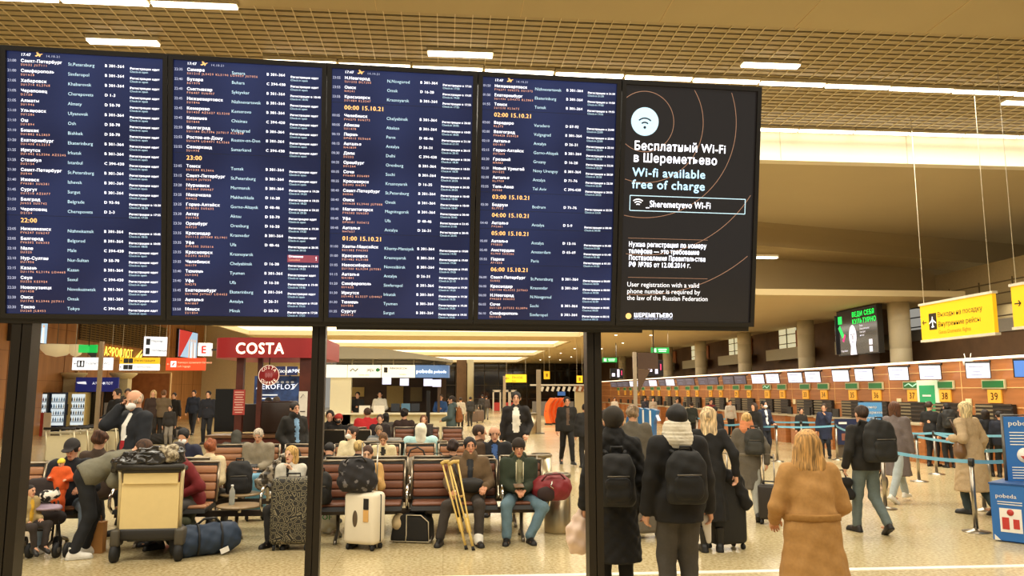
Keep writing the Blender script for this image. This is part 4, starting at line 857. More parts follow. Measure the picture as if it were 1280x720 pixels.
advert('left advert screen with blue sky and legs of walking figures', 33.8, 36.6, XW(60, 430, -17.9)[2], XW(60, 399, -17.9)[2])
advert('advert screen with a red diagonal above the red-orange sign', XW(222, 430, -17.9)[1], XW(245, 430, -17.9)[1], XW(233, 447, -17.9)[2], XW(233, 414, -17.9)[2])
y1, y2 = XW(133, 440, -17.8)[1], XW(181, 440, -17.8)[1]
t = thing('airline_lettering', 'large yellow lit letters with a wing mark on the brown wall', 'sign', (-17.97, y1, 3.8), math.pi / 2)
m = MB(); s = 'АЭРОФЛОТ'; tot = sum(glyph(c, True, 2)[2] for c in s); write(m, s, 0, 0, .66, 0, -.06, True, .0, 2, 0, (y2 - y1) * .72 / (tot * .66)); m.build('letter', lit('f7e36a', 1.1), t)
m = MB(); q = (y2 - y1) * .76
m.prism([(q, -.02), (q + .5, .02), (q + 1.1, .55), (q + .6, .3)], -.09, -.05); m.prism([(q + .7, -.02), (q + .95, .0), (q + 1.2, .35), (q + .9, .2)], -.09, -.05); m.build('wing_mark', lit('f7e36a', 1.1), t)
t = thing('shop_sign_band', 'navy shop sign band above a dark doorway behind the steel post', 'sign', (X_of(121, 38), 38, P(121, 479, 38)[2])); MB().box((0, .02, -.06), (1.9, .1, .66)).build('panel', M('232c78', .5, emit=.35, var=0), t); m = MB(); write(m, 'АЭРОФЛОТ', -.2, -.06, .16, 0, -.06); m.prism([(-.9, .05), (-.5, .08), (-.45, -.05), (-.85, -.02)], -.06, -.055); m.build('lettering', SW, t)
t = thing('shop_doorway', 'dark glazed shop doorway with steel frame under the navy band', 'doorway', (X_of(121, 38.3), 38.3, 0)); MB().box((0, .1, 1.15), (1.9, .1, 2.3)).build('glass', M('171412', .1, var=0), t)
m = MB()
for x in (-.95, .3, .95): m.box((x, 0, 1.15), (.07, .1, 2.3))
m.box((0, 0, 2.3), (2, .1, .08)); m.build('frame', STEEL, t); MB().box((.62, .03, .9), (.5, .03, 1.0)).build('counter', M('8d8a86', .5), t)
for i, (px, lb) in enumerate(((90, 'cream square pillar beside the vending machines'), (153, 'cream square pillar with a flared head under the yellow sign'))):
    t = thing('wall_pillar', lb, 'pillar', (X_of(px, 39), 39, 0)); MB().box((0, 0, 1.3), (.62, .5, 2.6)).build('shaft', M('cdbd92', .6), t); m = MB(); m.lathe([(.35, 0), (.6, .22), (.62, .3)], (0, 0, 2.5), 16); m.build('capital', M('d8c592', .6), t)
for px, py, w_, lb in ((71, 437, 1.25, 'cream scalloped lamp canopy left of the green exit panels'), (95, 437, .6, 'smaller cream scalloped canopy beside the green exit panels')):
    p = P(px, py, 33); t = thing('lamp_canopy', lb, 'lamp', p); m = MB(); 
    m.lathe([(.01, -.3), (w_ * .3, -.22), (w_ * .46, -.02), (w_ * .5, .16), (w_ * .5, .2), (.02, .22)], n=24); m.build('shade', M('ecdcae', .5, emit=.25, var=0), t); MB().cyl((0, 0, .2), (0, 0, 7.1 - p[2]), .015).build('rod', GREYM, t)
DOORW = two_tone('door_wood', '8a4f22', 'a36330', 4, .3, .7, .5)
for px, w_, h, y0, lb in ((65, 2.3, 2.9, 40, 'orange wood wall panel above the vending machines'), (178, 2.7, 2.85, 41, 'brown wood door panel left of the red-orange sign')):
    t = thing('wood_panel', lb, 'panel', (X_of(px, y0), y0, 0)); MB().box((0, 0, h / 2), (w_, .08, h)).build('board', DOORW, t)
    m = MB(); m.box((-w_ / 2, -.02, h / 2), (.06, .1, h)); m.box((w_ / 2, -.02, h / 2), (.06, .1, h)); m.box((0, -.02, h), (w_, .1, .06)); m.build('frame', M('d9b27a', .5), t)
# vending machines
def vending(px, Y, label, body, pics):
    t = thing('vending_machine', label, 'vending machine', (X_of(px, Y), Y, 0), R(5), 'vending machines by the left wall')
    m = MB(); m.box((0, .4, .95), (.86, .75, 1.85), bev=.02); m.build('cabinet', M(body, .4), t)
    m = MB(); m.box((0.12, .012, 1.1), (.55, .02, 1.4)); m.build('window', M('d6e6ee', .3, emit=.8, var=0), t)
    m = MB()
    for z in (.55, .85, 1.15, 1.45): m.box((.12, -.02, z), (.55, .06, .025), 0)
    for z in (.58, .88, 1.18, 1.48):
        for k in range(6): m.lathe([(.028, 0), (.03, .1), (.012, .15), (.012, .18)], (-.13 + k * .1, -.015, z), 6, 1 + (k + int(z * 7)) % 3)
    m.build('shelves', [GREYM] + [M(c, .4) for c in pics], t)
    MB().box((-.35, .0, 1.1), (.14, .04, .5)).build('coin_panel', M('3a3a3c', .4), t); MB().box((.1, .0, .25), (.6, .03, .16)).build('tray', BLACK, t)
vending(47, 37, 'black and white vending machine nearest the left board post', '24201d', ('303030', 'b8b4a8', '8a2a22'))
vending(70, 37.3, 'dark blue vending machine with bright lit shelves, middle one', '20304e', ('5a8cb8', 'd8e0e6', '3a5a86'))
vending(95, 37.6, 'cream vending machine with dark bottles, right of the blue one', 'd9c07a', ('1d1a17', '2b211c', 'c9b27a'))
t = thing('notice_board', 'small red and white upright notice between the vending machines', 'sign', (X_of(62, 36), 36, 0)); MB().box((0, 0, .5), (.3, .06, 1.0)).build('panel', M('d8cbb0', .5), t); MB().box((-.22, 0, .5), (.12, .08, 1.0)).build('side_strip', M('a33226', .5), t)
# ------------------------------------------------------------------ coffee kiosk
KY = 16.0; kx0, kx1 = X_of(261, KY), X_of(403, KY); kc = (kx0 + kx1) / 2; kw = kx1 - kx0
MAR = M('7a1518', .4, emit=.12, var=0); REDW = two_tone('maroon_wood', '4a1d12', '612a1a', 4, .3, .7, .4)
t = thing('coffee_kiosk', 'maroon coffee kiosk with a curved fascia reading COSTA', 'kiosk', (kc, KY, 0))
m = MB(); n = 20; poly = []
for cx, cy, a0 in ((kw / 2 - .45, .45, -90), (kw / 2 - .45, 2.3, 0), (-kw / 2 + .45, 2.3, 90), (-kw / 2 + .45, .45, 180)):
    poly += [(cx + .45 * math.cos(R(a0 + 90 * i / n)), cy + .45 * math.sin(R(a0 + 90 * i / n))) for i in range(n + 1)]
z1, z2 = P(320, 447, KY)[2], P(320, 422, KY)[2]
m.prism(poly, z1, z2, 0, 'xy'); m.build('fascia', M('8e1a1c', .45, emit=.22, var=0), t)
m = MB(); s = 'COSTA'; x = P(294.5, 430, KY)[0] - kc; x2 = P(355.5, 430, KY)[0] - kc; tot = sum(glyph(c, True, 3)[2] for c in s); zb_ = P(320, 442, KY)[2]; hh = P(320, 428, KY)[2] - zb_
write(m, s, x, zb_, hh / .73, 0, -.012, True, 0, 3, 0, (x2 - x) / (tot * hh / .73)); m.build('fascia_lettering', lit('fbf0dc', 1.1), t)
for px, w_, lb in ((295, .14, 0), (320, .09, 0), (383, .34, 0)): MB().box((X_of(px, KY) - kc, .3, z1 / 2), (w_, w_, z1)).build('column', REDW, t)
m = MB(); cw = X_of(356, KY) - kx0; m.box((-kw / 2 + cw / 2, .4, .5), (cw, .7, 1.0), 0)
for z in (.3, .55, .8): m.box((-kw / 2 + cw / 2, .045, z), (cw, .012, .012), 1)
m.build('counter', [REDW, M('a55a30', .4)], t); MB().box((-kw / 2 + cw / 2, .4, 1.04), (cw + .06, .8, .05)).build('countertop', M('6a4a30', .3), t)
m = MB(); m.box((X_of(279, KY) - kc, .25, 1.55), (.42, .03, .85)); m.build('dark_panel', M('191715', .15, var=0), t)
m = MB(); m.box((X_of(336, KY) - kc, .9, 1.4), (.75, .5, .65), bev=.03); m.build('coffee_machine', M('3a2719', .4), t)
m = MB(); m.box((X_of(318, KY) - kc, 1.9, 1.35), (1.6, .4, .6)); m.build('back_counter', M('2b1d16', .4), t)
t2 = thing('paper_notice', 'red paper notice with pale lines on the kiosk column', 'sign', (X_of(295, KY - .06) , KY + .21, 0)); m = MB(); m.box((0, 0, P(295, 503, KY)[2]), (.23, .01, .5), 0)
for k in range(9): m.box((0, -.008, P(295, 503, KY)[2] + .2 - k * .05), (.18 - .04 * (k % 3 == 2), .004, .016), 1)
m.build('sheet', [M('b8413a', .6), M('f0cfc0', .6)], t2)
t2 = thing('paper_notice', 'white paper notice with a drawing on the right kiosk column', 'sign', (X_of(378, KY), KY + .11, P(378, 505, KY)[2])); m = MB(); m.box((0, 0, 0), (.17, .01, .5), 0); m.tube([(-.05, -.01, .12), (0, -.01, .19), (.05, -.01, .12), (0, -.01, .07), (-.05, -.01, .12)], .006, 5, 1); m.box((0, -.008, -.15), (.1, .004, .02), 1); m.build('sheet', [M('efe9dc', .6), M('4a3a30', .6)], t2)
t2 = thing('round_sign', 'round maroon hanging sign ringed with COSTA COFFEE', 'sign', (X_of(335.5, KY + .1), KY + .1, P(335, 469, KY)[2])); rr = .205
m = MB(); m.add([], []); m.cyl((0, .02, 0), (0, -.02, 0), rr, None, 32, 0); m.build('disc', [M('8a1f22', .4, emit=.25, var=0)], t2)
m = MB()
def ring_text(m, s, r, a0, a1, size, mi, flip=False):
    for i, ch in enumerate(s):
        a = R(a0 + (a1 - a0) * i / (len(s) - 1)); v, f, ad = glyph(ch, True, 1); q = a - math.pi / 2 if not flip else a + math.pi / 2
        m.add([(r * math.cos(a) + (p[0] - ad / 2) * size * math.cos(q) - (p[1] - .36) * size * math.sin(q), -.026, r * math.sin(a) + (p[0] - ad / 2) * size * math.sin(q) + (p[1] - .36) * size * math.cos(q)) for p in v], f, mi)
ring_text(m, 'COSTA', rr * .76, 140, 40, .085, 0); ring_text(m, 'COFFEE', rr * .76, 218, 322, .085, 0, True)
for k in range(40): a, b = R(k * 9), R(k * 9 + 9); m.add([(r * math.cos(q), -.024, r * math.sin(q)) for r, q in ((rr * .95, a), (rr * .99, a), (rr * .99, b), (rr * .95, b))], [(0, 1, 2, 3)], 0)
for dx in (-.05, 0, .05): m.ell((dx, -.024, 0), (.026, .006, .05), 1, 8)
m.build('lettering', [lit('f4e6d0', .9), M('b0636a', .5)], t2); MB().cyl((0, 0, rr), (0, 0, rr + .2), .012).build('rod', DARK, t2)
p = P(256.5, 437, 17); t = thing('menu_box', 'small white lit box with a red letter left of the coffee fascia', 'sign', p); MB().box((0, 0, 0), (.24, .2, .27)).build('box_body', M('f1ece2', .5, emit=.8, var=0), t); m = MB(); write(m, 'E', 0, -.08, .22, 0, -.105, True, 0, 3, 1); m.build('lettering', lit('c0302a', .9), t); MB().box((.25, .05, 0), (.5, .04, .04)).build('bracket', DARK, t)
# navy airline hoarding behind the kiosk
Y = 23; l, w_, h = at_rect(318, 374, 470, 513, Y); t = thing('airline_hoarding', 'dark blue hoarding with a white airline name behind the coffee kiosk', 'hoarding', l); MB().box((0, .06, -l[2] / 2), (w_ * .9, .06, l[2])).build('leg', DARK, t); MB().box((0, 0, 0), (w_, .1, h)).build('panel', two_tone('navy_print', '16264e', '33508a', 3, .4, .62, .5), t)
m = MB(); write(m, 'AEROFLOT', -w_ * .46, h * .12, .2, 0, -.06, True, .02, 2); m.prism([(w_ * .3, h * .1), (w_ * .38, h * .12), (w_ * .48, h * .3), (w_ * .4, h * .22)], -.06, -.055)
for k in range(3): m.box((-w_ * .2, -.055, -.05 - k * .1), (w_ * .45, .004, .03), 0)
m.build('lettering', M('e6e9f2', .5, emit=.5, var=0), t)
m = MB(); 
for k in range(5): m.ell((-w_ * .1 + k * .14, -.06, h * .32), (.05, .01, .035), 0, 6)
m.build('emblem', M('c9cede', .5), t)
l, w_, h = at_rect(344, 372, 458, 469, 22.5); t = thing('shop_sign_band', 'two-part navy sign strip hanging above the blue hoarding', 'sign', l); m = MB(); m.box((0, 0, 0), (w_, .08, h), 0); m.box((0, -.045, 0), (.03, .01, h), 1); m.build('panel', [M('1b2450', .5, emit=.25, var=0), WHITE], t); MB().box((0, .27, -.1), (.06, .6, .06)).build('bracket', DARK, t); MB().box((0, .55, -.25), (.06, .06, .4)).build('bracket', DARK, t); m = MB(); write(m, 'Касса', -w_ * .4, -.05, .12, 0, -.05); write(m, 'АЭРО', w_ * .1, -.05, .12, 0, -.05, True); m.build('lettering', SW, t)
# ------------------------------------------------------------------ ticket counters
TY = 31.0; tx0, tx1 = X_of(404, TY), X_of(558, TY); tc = (tx0 + tx1) / 2; tw = tx1 - tx0
t = thing('ticket_office', 'long cream ticket office with a curved roof and a row of signs', 'ticket office', (tc, TY, 0))
zs0, zs1 = P(480, 472, TY)[2], P(480, 456.5, TY)[2]
m = MB(); m.box((0, .2, .52), (tw, .5, 1.04)); m.build('counter_front', M('d8cda6', .6, var=.04), t); MB().box((0, .1, 1.07), (tw + .06, .8, .06)).build('countertop', M('efe6c8', .4), t)
m = MB(); m.box((X_of(426, TY) - tc, .1, zs0 / 2), (X_of(439, TY) - X_of(413, TY), .3, zs0)); m.build('end_wall', M('e6dcb8', .6, var=.03), t)
m = MB(); m.box((0, 3.0, 1.5), (tw, .1, 3.0)); m.box((tw / 2 - .3, 1.5, 1.5), (.1, 3, 3)); m.build('back_wall', M('4a3520', .6), t)
m = MB(); m.box((.2, 2.9, 1.7), (.7, .04, .9), 0); m.box((1.1, 2.9, 1.8), (.5, .04, .6), 1); m.box((-1.4, 2.9, 1.9), (.6, .04, .4), 0); m.build('pinboard', [M('b59a5a', .6), M('8d7a4e', .6)], t)
segs = [(404, 433.5), (434.5, 476), (477, 518.5)]
for i, (a, b) in enumerate(segs):
    xa, xb = X_of(a, TY) - tc, X_of(b, TY) - tc; o = MB().box(((xa + xb) / 2, -.15, (zs0 + zs1) / 2), (xb - xa, .12, zs1 - zs0)).build('sign_panel', M('f4eed8', .5, emit=.75, var=0), t)
    if i: 
        m = MB(); xm = (xa + xb) / 2; zc = (zs0 + zs1) / 2
        if i == 1: m.tube([(xa + .1, -.22, zc), (xa + .2, -.22, zc + .1), (xa + .3, -.22, zc), (xa + .4, -.22, zc + .1)], .02, 5, 0); write(m, 'jeju air', xm + .1, zc, .2, 0, -.22); m.ell((xb - .12, -.22, zc + .05), (.07, .01, .07), 1, 8); write(m, 'ticket sales', xm - .2, zc - .17, .09, 2, -.22)
        else: m.box((xa + .16, -.22, zc + .05), (.14, .01, .2), 0); write(m, 'Авиакассы', xa + .3, zc + .08, .13, 0, -.22); write(m, 'tickets', xb - .6, zc - .15, .1, 2, -.22)
        m.build('sign_lettering', [INK, M('2c8a4a', .5), M('b09a6a', .5)], o)
xa, xb = X_of(519, TY) - tc, X_of(562, TY) - tc; pts = [(xa, -.15), (xb - .35, -.12), (xb, .35)]
m = MB(); m.prism([(xa, -.21), (xb - .35, -.2), (xb - .05, 0), (xb, .4), (xb - .1, .4), (xb - .2, .1), (xa, -.09)], zs0, zs1, 0, 'xy'); o = m.build('sign_panel', M('5878a6', .5, emit=.6, var=0), t)
m = MB(); write(m, 'pobeda', xa + .03, (zs0 + zs1) / 2 - .06, .2, 0, -.22, True); write(m, 'pobeda', xa + .72, (zs0 + zs1) / 2 - .06, .15, 0, -.22, True); m.build('sign_lettering', lit('eef4fb', 1), o)
m = MB(); zr0, zr1 = P(480, 449, TY)[2], P(420, 433, TY)[2]
poly = [(-tw / 2 - .1, zr0), (tw * .25, zr0), (tw / 2 + .2, P(560, 453, TY)[2]), (tw / 2 + .25, P(560, 451, TY)[2]), (tw * .3, P(520, 444, TY)[2]), (tw * .02, P(480, 437.5, TY)[2]), (-tw / 2 - .1, zr1)]
m.prism(poly[::-1], -.6, 3.2); m.build('roof', M('aea68e', .6, var=.04), t)
m = MB()
for k in range(5): m.box((0, .0, zs1 + .05 + k * .05), (tw, .08, .03), 0)
for k in range(6): m.box((-tw / 2 + .3 + k * tw / 6, -.06, (zs1 + zr0) / 2), (.05, .05, zr0 - zs1), 1)
m.build('louvre', [M('6a624c', .6), M('a39878', .6)], t)
for i, (px, py) in enumerate(((483.5, 476), (505.5, 477.5), (535, 478), (546, 479))):
    p = P(px, py, TY - .1); o = MB().box((p[0] - tc, -.12, p[2]), (.34, .05, .28), 0).build('monitor', [M('c9cce6', .4, emit=.85, var=0)], t)
for px in (456, 474): p = P(px, 508, TY - .1); MB().box((p[0] - tc, -.15, 1.24), (.42, .02, .28)).build('paper_stand', M('eee8d8', .5), t)
for px in (494, 507, 519): MB().box((X_of(px, TY) - tc, .3, 1.3), (.34, .06, .3)).build('computer', M('2b3038' if px != 507 else '58809c', .4), t)
t = thing('rope_post', 'black upright post before the blue ticket signs', 'post', (X_of(535.5, 27), 27, 0)); MB().box((0, 0, .97), (.13, .13, 1.95)).build('column', M('15110d', .4), t); MB().box((0, 0, .02), (.4, .4, .04)).build('base', BLACK, t)
# ------------------------------------------------------------------ check-in row
CP = {39: 1245, 38: 1183, 37: 1142, 36: 1097, 35: 1067, 34: 1031, 33: 1008, 32: 979, 31: 960, 30: 937, 29: 921.6, 28: 901.8, 27: 889, 26: 872, 25: 861, 24: 846.7, 23: 837, 22: 824.4, 21: 816.4, 20: 805, 19: 798.7, 18: 789, 17: 782, 16: 773.8}
SCRN = M('d9dcee', .3, emit=.95, var=0); SCRG = M('6a6470', .3, emit=.5, var=0); AMB = M('e0a030', .5, emit=.35, var=0); GRD = M('14602a', .4, emit=.5, var=0); LINES = M('8f94ae', .5, emit=.4, var=0)
SLAT = M('8f8265', .5, .4); SLD = M('2e261b', .5)
num_words = {}
for n_, px in CP.items():
    Y = XW(px, 494, CX)[1]; far = n_ < 27
    gl = 'numbered check-in counter fittings'
    t = thing('number_plate', 'amber check-in number plate reading %d' % n_, 'sign', (CX - .03, Y, 1.80), -math.pi / 2, 'amber counter numbers')
    MB().box((0, 0, 0), (.5 if n_ > 30 else .42, .04, .34)).build('plate', AMB, t)
    m = MB(); write(m, str(n_), 0, -.095, .27, 0, -.024, True, 0, 2, 1); m.build('numeral', M('6b3f08', .5, var=0), t)
    t = thing('counter_display', 'green display strip above check-in number %d' % n_, 'display', (CX - .04, Y, 2.11), -math.pi / 2, 'green displays over the counters')
    MB().box((0, 0, 0), (.86, .05, .24)).build('frame', M('c9bf94', .5), t); m = MB(); m.box((0, -.03, 0), (.78, .01, .17), 0)
    if n_ in (31, 37): m.tube([(-.3, -.04, -.02), (-.1, -.04, .05), (.1, -.04, -.04), (.3, -.04, .04)], .02, 5, 1)
    m.build('display', [GRD, M('a9d8b8', .5, emit=.6, var=0)], t)
    t = thing('counter_monitor', 'tilted airline monitor above check-in number %d' % n_, 'monitor', (CX - .42, Y + .03, 2.46), 0, 'monitors over the counters', (R(24), 0, R(-38)))
    MB().box((0, .05, 0), (.57, .08, .46), bev=.012).build('casing', DARK, t)
    m = MB(); m.box((0, 0, 0), (.53, .01, .41), 0 if n_ > 30 or n_ in (24, 22, 20, 19) else 1)
    for z, ww in ((.12, .4), (-.03, .22), (-.12, .3)): m.box((-.04, -.008, z), (ww * .85, .004, .018), 2)
    m.build('display', [SCRN, SCRG, LINES], t); MB().cyl((0, .08, .05), (.28, .4, .1), .03, None, 8).build('arm', DARK, t)
    if n_ >= 20:
        t = thing('baggage_shutter', 'slatted dark baggage shutter under check-in number %d' % n_, 'shutter', (CX - .06, Y, 1.2), -math.pi / 2, 'baggage shutters behind the desks')
        m = MB(); m.box((-.35, 0, 0), (.7, .06, .8), 0); [m.box((-.35, -.04, -.36 + k * .1), (.68, .03, .05), 1) for k in range(8)]; m.build('slats', [SLD, SLAT], t)
        m = MB(); m.box((.38, -.02, .02), (.72, .1, .76), 0); [m.box((.38, -.08, -.33 + k * .12), (.68, .03, .04), 1) for k in range(7)]; m.build('dark_panel', [M('1f1812', .5), M('3b2f22', .5)], t)
    t = thing('check_in_desk', 'wooden check-in desk standing below number %d' % n_, 'desk', (CX - 1.0, Y - .35, 0), -math.pi / 2, 'check-in desks')
    m = MB(); m.box((0, 0, .5), (1.05, .6, 1.0), 0); m.box((0, -.305, .55), (.7, .012, .03), 1); m.build('body', [WOOD, M('e9c48a', .4)], t); MB().box((0, -.02, 1.03), (1.15, .72, .05)).build('countertop', M('b7a98a', .35), t); MB().box((.2, .05, 1.2), (.4, .06, .28)).build('computer', BLACK, t)
t = thing('notice_board', 'mint framed green notice between check-in numbers 37 and 38', 'sign', (CX - .05, XW(1163, 500, CX)[1], 1.55), -math.pi / 2)
m = MB(); m.box((0, 0, 0), (1.0, .06, 1.4), 0); m.build('frame', M('cfe0c0', .5, emit=.3, var=0), t); m = MB(); m.box((0, -.04, .12), (.72, .02, .86), 0); m.box((0, -.055, .25), (.4, .006, .05), 1); m.box((0, -.055, .0), (.15, .006, .15), 1); m.build('panel', [M('23935a', .5, emit=.4, var=0), WHITE], t)
for px, lb in ((1210, 'white alarm lamp on the wood wall between monitors 38 and 39'),):
    p = XW(px, 452, CX - .08); t = thing('wall_camera', lb, 'camera', p); m = MB(); m.lathe([(.12, -.1), (.13, .02), (.08, .1)], n=12); m.build('dome', WHITE, t); m = MB(); [m.cyl((0, dy, .08), (0, dy * 1.4, .22), .012, None, 6) for dy in (-.1, .1)]; m.build('bracket', WHITE, t)
for px, py in ((1124, 502), (1211, 503), (993, 502), (909, 500)):
    p = XW(px, py, CX - .03); t = thing('wall_label', {1124: 'small white label on the wood between numbers 36 and 37', 1211: 'small pale label on the wood between numbers 38 and 39', 993: 'small pale label below and right of number 32', 909: 'small pale label below number 28'}[px], 'label', p, -math.pi / 2); MB().box((0, 0, 0), (.22, .03, .2)).build('plate', M('ead9a8', .5), t)
p = XW(1279, 458, CX - .42); t = thing('counter_monitor', 'blue lit monitor cut off by the right edge of the photo', 'monitor', (p[0], p[1] - .2, 2.46), 0, 'monitors over the counters', (R(24), 0, R(-38))); MB().box((0, .05, 0), (.66, .08, .46)).build('casing', DARK, t); MB().box((0, 0, 0), (.61, .01, .41)).build('display', M('4f7fd0', .3, emit=.9, var=0), t)
# ------------------------------------------------------------------ queue posts and blue belts
BELT = M('74b4d0', .6, var=.05)
def stanchion(px, py, label, to=None, steel=STEEL):
    x, y, _ = G(px, py); t = thing('queue_post', label, 'queue post', (x, y, 0), 0, 'queue posts with blue belts')
    MB().lathe([(.18, 0), (.18, .012), (.05, .035), (.035, .05)], n=24).build('base', steel, t); MB().cyl((0, 0, .03), (0, 0, .93), .032, None, 14).build('pole', steel, t)
    MB().cyl((0, 0, .9), (0, 0, 1.0), .042, None, 14).build('belt_head', M('20201f', .4), t)
    for q in (to or []):
        X2, Y2 = (q if len(q) == 3 else G(*q))[:2]; dx, dy = X2 - x, Y2 - y; n = 10; m = MB(); sag = .03
        vs = []
        for i in range(n + 1):
            f = i / n; z = .955 - sag * 4 * f * (1 - f); vs += [(dx * f, dy * f, z - .026), (dx * f, dy * f, z + .026)]
        m.add(vs, [(2 * i, 2 * i + 2, 2 * i + 3, 2 * i + 1) for i in range(n)]); o = m.build('belt', BELT, t); sm = o.modifiers.new('thick', 'SOLIDIFY'); sm.thickness = .004
stanchion(1220.5, 665, 'nearest queue post, left of the blue bag sizer', [(1107, 636), (1305, 655)])
stanchion(1107, 636, 'queue post behind the legs of the walker in jeans', [])
stanchion(1231, 638, 'queue post just behind the nearest one', [(1300, 625)])
stanchion(1239, 622, 'queue post behind two others near the blue bag sizer', [(1171, 593)])
stanchion(1149, 602, 'queue post right of the purple-grey coat', [(1239, 622), (1100, 598)])
stanchion(1171, 593, 'queue post between the purple-grey and the beige coats', [(1122, 590), (1275, 600)])
stanchion(972, 577, 'slim queue post right of the grey-coated woman', [(1047, 575), (925, 572)])
stanchion(1047, 575, 'queue post left of the walker with the big backpack', [(1068, 590)])
stanchion(1003, 566, 'queue post behind the blond hair of the camel coat, left', [(1060, 563), (950, 562)])
stanchion(1060, 563, 'queue post hidden mostly behind the big backpack', [])
stanchion(897, 570, 'queue post at the far left of the belts, by the long blond hair', [(925, 572)])
stanchion(872, 556, 'queue post left of the long blond hair, under a blue belt', [(908, 558)])
# ------------------------------------------------------------------ bag sizer, notices, kiosks
PB = M('2a66a8', .45, emit=.12, var=0); x, y, _ = G(1242, 676); t = thing('bag_sizer', 'blue airline bag sizer with a tall notice panel at the right edge', 'bag sizer', (x, y, 0), R(-52))
m = MB(); m.box((.21, .33, .37), (.42, .66, .70), 0); m.build('base_box', PB, t)
m = MB(); m.box((.21, .33, .735), (.44, .68, .02)); m.box((.41, -.004, .37), (.02, .01, .7)); m.box((.424, .33, .5), (.01, .45, .05)); m.build('rim', M('1d4c86', .5), t)
PT = Matrix.Translation((.1, .42, 0)) @ Matrix.Rotation(R(36), 4, 'Z') @ Matrix.Translation((-.19, -.3, 0))
m = MB(); m.T = PT; m.box((.52, .3, 1.16), (.66, .05, .86), 0); m.build('information_board', PB, t); m = MB(); m.T = PT; m.tube([(.175, .29, .74), (.175, .29, 1.61), (.88, .29, 1.61), (.88, .29, .74)], .022, 6); m.build('frame', M('6d6a64', .4, .5), t)
m = MB(); write(m, 'pobeda', .06, .56, .075, 0, -.006, True, 0, 2); m.box((.22, -.004, .28), (.25, .004, .3), 0); m.box((.16, -.008, .24), (.08, .004, .15), 1); m.box((.28, -.008, .24), (.07, .004, .12), 1); m.cyl((.22, -.006, .38), (.22, -.012, .38), .04, None, 16, 1); m.prism([(.02, .02), (.09, .02), (.02, .09)], -.006, -.003, 0)
for k in range(2): m.box((.22, -.004, .51 - k * .03), (.28, .004, .01), 0)
m.build('box_print', [WHITE, M('c03a34', .5)], t)
m = MB(); m.T = PT; write(m, 'pobeda', .24, 1.47, .1, 0, .27, True, 0, 2)
for k in range(5): m.box((.42, .272, 1.38 - k * .04), (.34, .004, .012), 0)
m.cyl((.42, .274, 1.08), (.42, .268, 1.08), .1, None, 20, 0); m.box((.42, .265, 1.1), (.025, .004, .09), 1); m.prism([(.36, 1.07), (.48, 1.07), (.42, 1.0)], .263, .266, 1)
for k in range(5): m.box((.42, .272, .92 - k * .035), (.34, .004, .012), 0)
m.build('panel_print', [WHITE, M('c03a34', .5)], t)
x, y, _ = G(1092, 583); t = thing('notice_stand', 'blue and pink notice stand behind the walker with the big backpack', 'sign', (x, y, 0)); zt = P(1092, 503, y)[2]
MB().box((0, 0, zt - .33), (.62, .05, .66)).build('blue_panel', M('4f86b4', .5, emit=.2, var=0), t); MB().box((0, 0, zt - .82), (.62, .05, .3)).build('pink_panel', M('d0506a', .5, emit=.15, var=0), t); MB().box((0, .05, (zt - .97) / 2), (.5, .05, zt - .97)).build('leg', GREYM, t)
m = MB()
for k, s in enumerate(('Размер', 'габаритов', 'ручной', 'клади')): write(m, s, -.22, zt - .15 - k * .14, .1, 0, -.03, True)
for k in range(2): m.box((-.02, -.03, zt - .78 - k * .08), (.4, .004, .03), 0)
m.build('lettering', WHITE, t)
x, y, _ = G(1061, 572); t = thing('notice_stand', 'dark navy low notice stand left of the blue and pink one', 'sign', (x, y, 0)); MB().box((0, 0, .75), (.75, .06, .75)).build('panel', M('1f2a4a', .5), t); MB().box((0, .05, .2), (.6, .05, .4)).build('leg', GREYM, t); m = MB(); m.box((-.15, -.035, 1.0), (.25, .004, .06), 0); m.box((.05, -.035, .6), (.5, .004, .2), 1); m.build('print', [WHITE, M('8a5a4a', .5)], t)
KB = M('2f6ea6', .4, var=.05)
def kiosk(px, py, label, first=None):
    x, y, _ = G(px, py); t = thing('check_in_kiosk', label, 'kiosk', (x, y, 0), R(60), 'blue self-service kiosks')
    m = MB(); m.prism([(-.2, 0), (.22, 0), (.2, .7), (.1, 1.25), (-.02, 1.36), (-.22, 1.3), (-.1, .9), (-.08, .4)][::-1], -.22, .22, 0, 'yz'); m.build('body', KB, t)
    m = MB(); m.box((0, -.19, 1.1), (.34, .02, .3), 0, (R(-22), 0, 0)); m.build('display', M('c9d8e4', .3, emit=.5, var=0), t); m = MB(); m.box((.225, 0, .75), (.012, .06, 1.1)); m.box((-.225, 0, .75), (.012, .06, 1.1)); m.build('edge_trim', WHITE, t)
for px, py, lb in ((791, 557, 'leftmost blue self-service kiosk behind the hooded couple'), (799, 558, 'second blue self-service kiosk from the left'), (807, 560, 'third blue self-service kiosk, next to the man in the knit scarf'), (816, 563, 'rightmost blue self-service kiosk, partly behind dark hair')): kiosk(px, py, lb)
for i in range(4):
    x, y, _ = G(688 + i * 5.5, 531 - i * .6); t = thing('orange_kiosk', ('leftmost', 'second', 'third', 'rightmost')[i] + ' of four curved orange stands behind the man in black', 'kiosk', (x, y, 0), R(70), 'curved orange stands')
    m = MB(); m.prism([(-.1, .1), (.2, .1), (.32, .6), (.22, 1.2), (-.05, 1.55), (-.3, 1.5), (-.05, 1.2), (.06, .7)][::-1], -.3, .3, 0, 'yz'); m.build('shell', M('e8611c', .45, var=.08), t); MB().box((0, .08, .05), (.5, .4, .1)).build('base', DARK, t); m = MB(); m.box((0, .2, .78), (.62, .06, .07)); m.build('band', M('8a3a14', .5), t)
